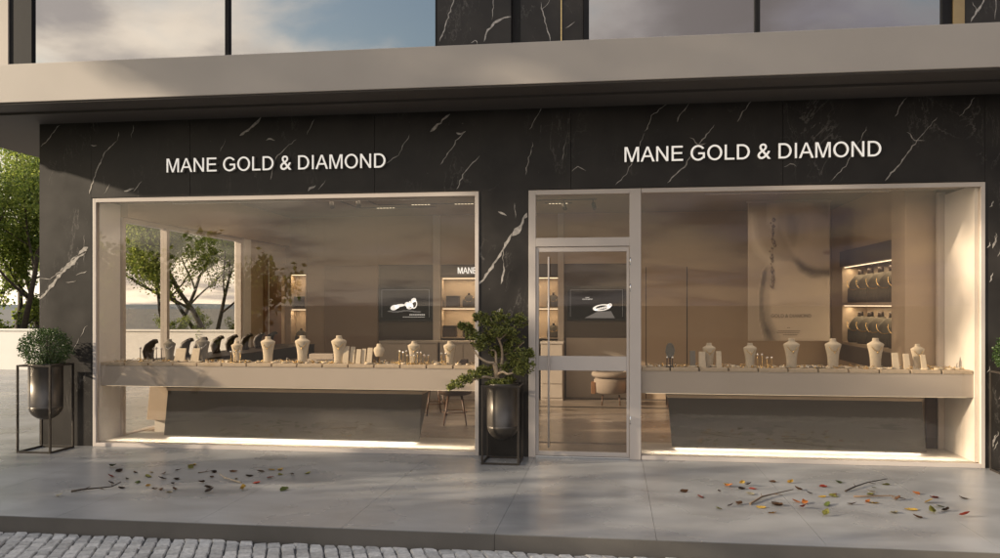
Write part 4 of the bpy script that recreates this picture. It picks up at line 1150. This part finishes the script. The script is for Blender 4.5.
# few boxes and busts on the rear shelves
k = 0
for px, zz, kind, lab in ((452, 1.71, 'box', 'dark gift box on the upper rear shelf left of the bonsai'), (468, 1.71, 'bust', 'dark bust on the upper rear shelf near the bonsai'), (449, 1.141, 'box', 'dark gift box on the lower rear shelf left of the bonsai'), (468, 1.141, 'bust', 'dark bust on the lower rear shelf near the bonsai'),
                          (553, 1.71, 'bust', 'dark bust on the upper rear shelf seen through the door'), (553, 1.141, 'bust', 'dark bust on the lower rear shelf seen through the door'), (299, 1.021, 'bust', 'dark bust in the narrow lit recess at the back'), (297, 1.70, 'box', 'small dark gift box on the shelf of the narrow recess')):
    x = fx(px, BY); y = BY + .12
    if kind == 'box':
        w_ = .12 if px != 297 else .08
        t = thing('gift_box', (x, y, zz), lab, 'gift box', 'gift boxes on the rear shelves')
        MB().box(x - w_, x + w_, y - .08, y + .08, zz, zz + .17, 0, .004).build('box_body', seat_m, t)
        MB().box(x - w_ - .004, x + w_ + .004, y - .084, y + .084, zz + .1705, zz + .215, 0, .004).build('lid', bustdk_m, t)
    else:
        o = put(BG if False else NBP, USED, (x, y, zz), 0, (.6, .6, .75)); tag(o, lab, 'necklace bust', 'dark busts on the rear shelves')

# ------------------------------------------------------------------ planters
def planter(cx, cy, w, H, pot_r, pot_bot, label):
    t = thing('planter', (cx, cy, 0), label, 'planter', 'bronze planters along the shop front')
    b = .011; h = w / 2
    f = MB()
    for sx in (-1, 1):
        for sy in (-1, 1):
            f.box(cx + sx * h - b, cx + sx * h + b, cy + sy * h - b, cy + sy * h + b, 0, H, 0, .002)
    for z0, z1 in ((H - 2 * b, H), (.0, 2 * b)):
        for s2 in (-1, 1):
            f.box(cx - h + b + .0005, cx + h - b - .0005, cy + s2 * h - b + .001, cy + s2 * h + b - .001, z0 + .0005, z1 - .0005, 0, .002) if z0 > .1 or s2 == 1 or True else None
            f.box(cx + s2 * h - b + .001, cx + s2 * h + b - .001, cy - h + b + .0005, cy + h - b - .0005, z0 + .0005, z1 - .0005, 0, .002)
    f.build('stand', stand_m, t)
    p = MB(); prof = [(.012, pot_bot)]
    for k in range(1, 10):
        a = R(k * 10); prof.append((pot_r * math.sin(a), pot_bot + .17 * (1 - math.cos(a))))
    prof += [(pot_r, pot_bot + .17), (pot_r, H - .012), (pot_r + .004, H - .006), (pot_r + .004, H + .008), (pot_r - .012, H + .008), (pot_r - .016, H - .03)]
    p.lathe(prof, (cx, cy, 0), 40); p.build('pot', bronze_m, t)
    p = MB(); p.lathe([(pot_r - .02, H - .06), (pot_r - .02, H - .028), (pot_r * .5, H - .015)], (cx, cy, 0), 24); p.build('soil', soil_m, t)
    return t
p1 = (-6.79, -.35); p2 = (-1.235, -.33); p3 = (4.17, -.33)
planter(*p1, .42, 1.04, .19, .37, 'tall bronze bullet planter in a square frame at left pier')
planter(*p2, .40, .87, .175, .24, 'bronze bullet planter in a frame holding the bonsai beside the door')
planter(*p3, .42, 1.06, .19, .37, 'bronze framed planter cut off by the right edge of the photo')

def leaf_blade(bm, p, d, up, L, W, fold=.25, mi=0):
    """a small pointed leaf of two folded halves"""
    d = d.normalized(); s = d.cross(up)
    if s.length < 1e-4: s = d.orthogonal()
    s.normalize(); n = s.cross(d).normalized()
    v = [bm.verts.new(q) for q in (p, p + d * L * .45 + s * W + n * W * fold, p + d * L, p + d * L * .45 - s * W + n * W * fold)]
    f = bm.faces.new((v[0], v[1], v[2])); f.material_index = mi
    f = bm.faces.new((v[0], v[2], v[3])); f.material_index = mi
def rdir(rnd):
    while True:
        v = Vector((rnd.uniform(-1, 1), rnd.uniform(-1, 1), rnd.uniform(-1, 1)))
        if .05 < v.length < 1: return v.normalized()

def boxwood(cx, cy, zb, r, seed, label):
    rnd = random.Random(seed)
    t = thing('boxwood_bush', (cx, cy, zb), label, 'bush', 'clipped boxwood bushes in the planters')
    s = MB()
    for k in range(9):
        d = rdir(rnd); d.z = abs(d.z) + .5; d.normalize()
        s.tube([(cx, cy, zb - .03), Vector((cx, cy, zb)) + d * r * .5 + Vector((0, 0, .03)), Vector((cx, cy, zb + r * .6)) + d * r * .7], [.008, .006, .003], 5)
    s.build('stem', bark_m, t)
    s = MB()
    c = Vector((cx, cy, zb + r * .72))
    for k in range(5200):
        d = rdir(rnd)
        lump = 1 + .16 * noise.noise(d * 3.2 + Vector((seed, 0, 0))) + .10 * noise.noise(d * 8 + Vector((0, seed, 0)))
        rr = r * lump * (rnd.random() ** .22) * rnd.uniform(.93, 1.05)
        p = c + Vector((d.x * rr, d.y * rr, d.z * rr * .82))
        if p.z < zb - .02: continue
        dd = (d + rdir(rnd) * .9).normalized()
        leaf_blade(s.bm, p, dd, rdir(rnd), rnd.uniform(.016, .028), rnd.uniform(.006, .010))
    s.build('foliage', boxleaf_m, t)
boxwood(p1[0] + .0, p1[1], 1.03, .285, 4, 'rounded dark green boxwood in the tall left planter')
boxwood(p3[0] + .02, p3[1], 1.05, .27, 9, 'boxwood at the right edge of the photo, mostly cut off')

# bonsai: twisted pale limbs carrying flat pads of leaves
bn = thing('bonsai_tree', (p2[0], p2[1], .86), 'cloud pruned bonsai with twisted pale limbs beside the glass door', 'bonsai')
BYY = p2[1]
def bp(px, py, dy=0.0): return P(px, py, BYY + dy)
s = MB()
def limb(pts, r0, r1):
    q = [bp(*p) for p in pts]; out_ = []
    for i in range(len(q) - 1):                       # Catmull-Rom smoothing
        a, b, c, d = q[max(i - 1, 0)], q[i], q[i + 1], q[min(i + 2, len(q) - 1)]
        for k in range(5):
            u = k / 5
            out_.append(.5 * ((2 * b) + (c - a) * u + (2 * a - 5 * b + 4 * c - d) * u * u + (3 * b - a - 3 * c + d) * u ** 3))
    out_.append(q[-1]); n = len(out_)
    s.tube(out_, [r0 + (r1 - r0) * i / (n - 1) for i in range(n)], 8)
limb([(499, 390, 0), (497, 380, .02), (496, 370, 0), (494, 363, -.02)], .035, .024)
limb([(494, 363, -.02), (487, 362, -.06), (479, 357, -.08), (473, 349, -.06)], .018, .008)
limb([(496, 366, 0), (496, 356, .04), (495, 351, .03), (491, 350, .0)], .016, .008)
limb([(500, 372, .02), (502, 362, .05), (502, 350, .03), (499, 340, 0), (495, 334, -.02)], .020, .009)
limb([(498, 374, 0), (503, 372, -.06), (508, 374, -.10), (515, 372, -.08), (519, 369, -.06)], .017, .008)
limb([(496, 380, 0), (487, 377, -.06), (478, 378, -.1), (467, 382, -.12), (459, 385, -.12)], .018, .007)
limb([(499, 340, 0), (508, 332, .04), (515, 326, .05)], .010, .006); limb([(473, 349, -.06), (469, 338, -.08), (466, 331, -.08)], .008, .005)
limb([(502, 355, .05), (512, 352, .08), (524, 342, .05)], .008, .004); limb([(499, 340, 0), (494, 325, .0), (490, 318, 0)], .009, .005)
s.build('trunk', paleb_m, bn)
s = MB(); rnd = random.Random(12)
PADS = [(490, 322, 0, .135, .10), (501, 318, .05, .13, .085), (508, 330, .0, .12, .08), (519, 321, .05, .11, .09), (497, 332, -.08, .09, .06), (480, 318, .0, .08, .07), (515, 340, .08, .11, .10),
        (468, 328, -.08, .075, .055), (473, 336, -.08, .09, .06), (480, 345, -.04, .10, .085), (487, 339, .06, .11, .09), (462, 326, -.1, .05, .04),
        (522, 356, -.05, .11, .10), (526, 366, -.06, .09, .10), (514, 362, .05, .09, .08), (530, 354, 0, .05, .06), (519, 372, -.1, .08, .055), (504, 368, .06, .07, .06),
        (487, 371, .0, .11, .07), (476, 374, -.08, .095, .06), (466, 379, -.12, .085, .055), (457, 384, -.13, .07, .05), (451, 387, -.14, .04, .03),
        (494, 383, -.05, .09, .04), (504, 383, -.06, .08, .035), (510, 380, .05, .06, .04), (509, 350, .1, .10, .08), (497, 352, .13, .09, .08)]
for (px, py, dy, rx, rz) in PADS:
    c = bp(px, py, dy)
    nsub = int(22 + rx * 190)
    for q in range(nsub):
        d = rdir(rnd); f = rnd.random() ** .45
        cc = c + Vector((d.x * rx * f, d.y * rx * f * 1.0, d.z * rz * f))
        for l in range(13):                            # one rosette of leaves
            dd = rdir(rnd); dd.z = dd.z * .8 + .35
            leaf_blade(s.bm, cc + dd.normalized() * .004, dd, rdir(rnd), rnd.uniform(.020, .036), rnd.uniform(.006, .011))
s.build('foliage', bonleaf_m, bn)

# ------------------------------------------------------------------ trees
def make_tree(name, seed, H, spread, nstem, nleaf, label, group, low=.25, lsz=(.10, .17)):
    rnd = random.Random(seed)
    t = thing(name, (0, 0, 0), label, 'tree', group)
    tips = []; s = MB()
    def grow(p, d, L, r, lev):
        n = 5; pts = [p.copy()]; rr = [r]
        for k in range(n):
            d = (d + rdir(rnd) * .16 + Vector((0, 0, .03 if lev else .0))).normalized()
            p = p + d * L / n; pts.append(p.copy()); rr.append(r * (1 - .45 * (k + 1) / n))
            if lev >= 1 and k >= 1 or (lev == 0 and k >= 1 and p.z > H * low):
                if lev < 3 and rnd.random() < (.95 if lev else .8):
                    a = rdir(rnd); a.z = abs(a.z) * .5 + .15
                    grow(p.copy(), (d * .55 + a * .9).normalized(), L * rnd.uniform(.42, .62), rr[-1] * .6, lev + 1)
            if lev >= 2: tips.append((p.copy(), lev))
        s.tube(pts, rr, 7 if lev < 2 else 5)
        if lev < 3: grow(p.copy(), (d + rdir(rnd) * .3).normalized(), L * .6, rr[-1] * .9, lev + 1)
        tips.append((p.copy(), lev))
    for k in range(nstem):
        a = 2 * math.pi * k / nstem + rnd.uniform(-.5, .5)
        lean = Vector((math.cos(a) * spread * .42, math.sin(a) * spread * .42, 1)).normalized() if nstem > 1 else Vector((rnd.uniform(-.06, .06), rnd.uniform(-.06, .06), 1)).normalized()
        grow(Vector((math.cos(a) * .12 * (nstem > 1), math.sin(a) * .12 * (nstem > 1), -.2)), lean, H * .48, H * .010 + .025, 0)
    s.build('trunk', bark_m, t)
    s = MB()
    per = max(1, nleaf // max(1, len(tips)))
    for p, lev in tips:
        if rnd.random() < .26: continue
        rad = rnd.uniform(.24, .56) * H / 7
        for k in range(per):
            d = rdir(rnd) * rad * rnd.random() ** .5
            q = p + Vector((d.x, d.y, d.z * .75 - .05))
            leaf_blade(s.bm, q, (rdir(rnd) + Vector((0, 0, -.35))), rdir(rnd), rnd.uniform(*lsz), rnd.uniform(*lsz) * .34)
    s.build('crown', treeleaf_m, t)
    return t
TG = 'leafy trees beyond the garden wall'
T1 = make_tree('deciduous_tree', 31, 8.0, .9, 3, 36000, 'x', TG, .2, (.065, .11))
T2 = make_tree('deciduous_tree', 47, 7.2, .8, 2, 48000, 'x', TG, .2, (.065, .11))
T3 = make_tree('bushy_tree', 53, 3.6, 1.3, 4, 16000, 'x', TG, .1, (.07, .12))
T4 = make_tree('street_tree', 61, 8.6, .5, 1, 6500, 'x', 'street trees', .62, (.10, .16))
T5 = make_tree('added_shade_shrub', 67, 2.6, 1.2, 4, 6000, 'x', 'added shade shrubs', .1, (.08, .13))
def tree_at(proto, px, Y, rz, sc, label):
    o = put(proto, USED, (fx(px, Y), Y, -.02), rz, sc); tag(o, label, 'tree', TG); return o
tree_at(T1, 14, 13.2, .4, 1.0, 'dense multi stemmed tree filling the gap left of the shop')
tree_at(T2, 44, 15.5, 2.1, 1.1, 'taller tree behind the left pier, its branches showing at the edge')
tree_at(T2, 222, 12.8, 1.2, .95, 'tree seen through the side glazing with a dark leaning trunk')
tree_at(T1, 168, 19.5, 3.3, .9, 'farther sunlit tree seen through the left window')
tree_at(T1, 214, 15.0, 2.6, .78, 'leafy tree between the two mullions of the side glazing')
tree_at(T3, 196, 12.3, .8, .5, 'low bushy tree just above the garden wall inside the glazing view')
tree_at(T3, -22, 12.8, 2.0, 1.2, 'bushy tree at the extreme left, its leaves entering the frame')
# street trees that shade the shop front (left of and behind the camera)
SG = 'street trees left of the camera'
def crown_centre(proto):
    vs = [c for c in proto.children if c.name.startswith('crown')][0].data.vertices
    return sum((v.co for v in vs), Vector((0, 0, 0))) / len(vs)
C4 = crown_centre(T4)
def shade_tree(target, run, rz, label):
    """a street tree whose crown stands `run` metres up the sunlight from the target"""
    k = LIGHT / LIGHT.x
    c = Vector(target) - k * run
    sc = c.z / C4.z
    q = Matrix.Rotation(rz, 3, 'Z') @ C4 * sc
    o = put(T4, USED, (c.x - q.x, c.y - q.y, -.05), rz, (sc, sc, sc)); tag(o, label, 'tree', SG)
shade_tree((1.4, -1.02, 5.3), 14, 1.0, 'tall slender street tree standing far left of the camera')
shade_tree((-4.9, -1.02, 5.3), 9, 3.0, 'slender street tree level with the left end of the shop')
shade_tree((.9, .05, 1.0), 11, 5.3, 'short street tree between the two tall ones on the left')
for x, y, rz, sc, lab in ((-9.4, -4.5, 2.2, 1.5, 'unseen added shade shrub nearest the shop, left of the picture'), (-10.6, -5.9, 4.0, 1.6, 'middle one of the unseen added shade shrubs on the left'), (-9.2, -7.2, .5, 1.45, 'unseen added shade shrub nearest the camera on the left'), (-12.4, -5.2, 3.1, 1.5, 'unseen added shade shrub farthest left of the shop')):
    o = put(T5, USED, (x, y, -.05), rz, sc); tag(o, lab, 'shrub', 'added shade shrubs left of the camera')  # unseen shrubs added to keep the pavement in shade

# ------------------------------------------------------------------ fallen leaves and twigs
LEAFC = {'brown': (.10, .048, .022), 'dark': (.035, .020, .012), 'yellow': (.42, .27, .05), 'orange': (.42, .14, .03), 'red': (.26, .035, .018), 'green': (.085, .11, .025), 'olive': (.20, .19, .045), 'pale': (.38, .34, .24)}
LM = {k: mat('fallen_leaf_' + k, v, .6, var=.35, scale=60, spec=.3) for k, v in LEAFC.items()}
def leaf_mesh(seed, col):
    rnd = random.Random(seed); bm = bmesh.new()
    n = 7; L, W = 1.0, rnd.uniform(.24, .36); curl = rnd.uniform(.25, .7); fold = rnd.uniform(.2, .6); tw = rnd.uniform(-.5, .5)
    rows = []
    for i in range(n + 1):
        f = i / n
        w = W * (math.sin(math.pi * f ** .75) ** .8 if 0 < f < 1 else .02) * rnd.uniform(.85, 1.15)
        z = curl * (f - .4) ** 2 + .03
        y = tw * .2 * math.sin(f * 3)
        rows.append([bm.verts.new((f * L - .5, y + w, z + w * fold * rnd.uniform(.7, 1.3))), bm.verts.new((f * L - .5, y, z)), bm.verts.new((f * L - .5, y - w, z + w * fold * rnd.uniform(.5, 1.2)))])
    for a, b in zip(rows, rows[1:]):
        for k in range(2):
            f = bm.faces.new((a[k], b[k], b[k + 1], a[k + 1])); f.smooth = True
    # stalk
    st = [bm.verts.new(p) for p in ((-.5, .012, rows[0][1].co.z), (-.5, -.012, rows[0][1].co.z), (-.72, -.008, .02), (-.72, .010, .02))]
    bm.faces.new(st)
    zmin = min(v.co.z for v in bm.verts)
    for v in bm.verts: v.co.z -= zmin
    geo = bmesh.ops.solidify(bm, geom=bm.faces[:], thickness=.012)
    me = bpy.data.meshes.new('fallen_leaf'); bm.to_mesh(me); bm.free(); me.materials.append(LM[col]); return me
LEFT = [(340, 113, 'green', 2), (360, 125, 'dark', 1.3), (335, 142, 'red', 1), (410, 127, 'brown', .9), (385, 148, 'dark', .7), (460, 127, 'yellow', .6), (450, 140, 'olive', 1.6), (420, 158, 'green', 1.4), (500, 132, 'brown', 1), (540, 123, 'brown', .8), (582, 107, 'yellow', 1.7), (578, 116, 'olive', 1.2), (492, 150, 'dark', 1.2), (537, 148, 'dark', 1.3), (522, 165, 'dark', .9), (470, 178, 'brown', .9), (490, 180, 'brown', .9), (512, 188, 'pale', .6), (335, 163, 'dark', .8), (368, 175, 'dark', .9), (610, 160, 'brown', .8), (630, 172, 'dark', 1), (635, 188, 'dark', 1.4), (650, 127, 'dark', 1.1), (640, 142, 'brown', .9), (708, 125, 'brown', 1.4), (755, 138, 'dark', 1), (790, 127, 'dark', 1), (822, 120, 'yellow', .9), (850, 120, 'yellow', 1.3), (850, 134, 'olive', .7), (820, 145, 'red', 1.2), (778, 160, 'red', 1), (737, 178, 'yellow', 1.2), (860, 180, 'green', 2), (887, 135, 'dark', 1), (932, 130, 'olive', .9), (715, 147, 'pale', .6), (180, 200, 'pale', .6), (447, 167, 'yellow', .8), (527, 180, 'brown', .6)]
RIGHT = [(70, 180, 'brown', 1.5), (118, 196, 'red', 1.2), (175, 183, 'brown', .6), (205, 165, 'orange', 1.3), (195, 160, 'yellow', .7), (240, 153, 'yellow', .8), (240, 172, 'dark', 1), (262, 163, 'dark', 1.1), (273, 172, 'red', 1), (265, 188, 'pale', 1), (330, 152, 'brown', 1), (383, 154, 'yellow', 1.2), (408, 175, 'brown', 1.2), (440, 188, 'dark', .6), (480, 166, 'red', 1), (527, 153, 'green', 1.3), (512, 188, 'yellow', 1.6), (510, 194, 'olive', 1.3), (477, 195, 'yellow', .8), (620, 183, 'yellow', 1.2), (618, 189, 'olive', 1.2), (630, 172, 'green', .9), (664, 160, 'olive', 1), (610, 211, 'orange', .9), (628, 213, 'yellow', 1.4), (565, 218, 'brown', 1.2), (495, 220, 'green', 2), (487, 249, 'olive', 1.6), (425, 214, 'orange', 1.2), (400, 212, 'orange', 1.1), (420, 230, 'red', 1.2), (345, 220, 'brown', 1.7), (338, 215, 'dark', 1.1), (330, 243, 'yellow', .9), (297, 226, 'yellow', 1.2), (235, 217, 'brown', 1), (208, 224, 'dark', .5), (172, 230, 'olive', .8), (700, 204, 'brown', 1), (752, 187, 'orange', 1.2), (808, 198, 'red', 1.1), (893, 200, 'brown', 1.6), (738, 233, 'yellow', 1.9), (687, 242, 'pale', 1.4), (757, 257, 'brown', 1.2), (793, 213, 'yellow', 1.2), (800, 241, 'olive', 1.5), (825, 225, 'green', 1.6), (840, 236, 'dark', 1), (897, 254, 'red', 1.2)]
COLN = {'brown': 'brown', 'dark': 'blackish', 'yellow': 'yellow', 'orange': 'orange', 'red': 'red', 'green': 'green', 'olive': 'olive', 'pale': 'pale'}
MESHC = {}
rnd = random.Random(99)
for lst, x0, k, side in ((LEFT, 0, .33, 'left of door'), (RIGHT, 660, .34, 'right of door')):
    bycol = {}
    for X, Y, c, s in sorted(lst): bycol.setdefault(c, []).append((X, Y, s))
    for c, items in bycol.items():
        n = len(items)
        for i, (X, Y, s) in enumerate(items):
            v = rnd.randrange(4)
            if (c, v) not in MESHC: MESHC[(c, v)] = leaf_mesh(hash(c) % 1000 if False else sum(map(ord, c)) * 7 + v, c)
            o = bpy.data.objects.new('fallen_leaf', MESHC[(c, v)]); COL.objects.link(o)
            o.location = G(x0 + X * k, 430 + Y * k + .6, 0) + Vector((0, 0, .001))
            sc = .082 * (.55 + .45 * s); o.scale = (sc, sc * rnd.uniform(.8, 1.1), sc)
            o.rotation_euler = (rnd.uniform(-.35, .35), rnd.uniform(-.3, .3), rnd.uniform(0, 6.28))
            co_ = [(o.rotation_euler.to_matrix() @ Vector((v.co.x * o.scale.x, v.co.y * o.scale.y, v.co.z * o.scale.z))).z for v in o.data.vertices]
            o.location.z = .0008 - min(co_)
            pos = 'the only one' if n == 1 else 'leftmost' if i == 0 else 'rightmost' if i == n - 1 else f'{ORD[i]} from left'
            size = 'large' if s >= 1.6 else 'small' if s < 1 else 'curled'
            lab = f'{size} {COLN[c]} fallen leaf, {pos} of the {n} {COLN[c]} ones {side}' if n > 1 else f'{size} {COLN[c]} fallen leaf, the only one {side}'
            tag(o, lab, 'leaf', f'fallen leaves on the pavement {side}')
def twig(pts, x0, k, r, m, label):
    q = [G(x0 + a * k, 430 + b * k, 0) + Vector((0, 0, r + .001 + h)) for a, b, h in pts]
    s = MB(); s.tube(q, [r * (1 - .6 * i / (len(q) - 1)) for i in range(len(q))], 7)
    for i in range(1, len(q) - 1):
        d = (q[i + 1] - q[i]).normalized(); sd = Vector((-d.y, d.x, .25)) * (1 if i % 2 else -1)
        s.tube([q[i], q[i] + (d * .06 + sd * .05)], [r * .5, r * .2], 5)
    tag(s.build('twig', m), label, 'twig', 'twigs on the pavement')
twig([(215, 189, 0), (255, 185, .008), (300, 180, .004), (340, 178, .012), (366, 170, .03)], 0, .33, .010, mat('twig_dark', (.03, .02, .014), .8), 'thick dark twig lying left of the leaves near the kerb')
twig([(730, 162, 0), (700, 156, .01), (680, 150, .012), (665, 141, .02)], 0, .33, .009, mat('twig_pale', (.36, .29, .2), .8), 'pale thin twig among the leaves below the left window')
twig([(600, 131, 0), (622, 130, .006), (642, 127, .01)], 0, .33, .006, mat('twig_brown', (.12, .08, .05), .8), 'short brown twig nearest the left window sill')
twig([(265, 220, 0), (300, 203, .012), (335, 194, .01), (392, 184, .02)], 660, .34, .010, MATS['twig_brown'], 'slim bent brown twig at the left of the right leaves')
twig([(545, 182, 0), (575, 172, .012), (610, 161, .014), (668, 155, .03)], 660, .34, .009, MATS['twig_dark'], 'dark knobbly twig nearest the right window')
twig([(570, 198, 0), (620, 200, .008), (680, 199, .01), (722, 207, .006)], 660, .34, .009, MATS['twig_brown'], 'straight brown twig lying level in the middle of the right leaves')
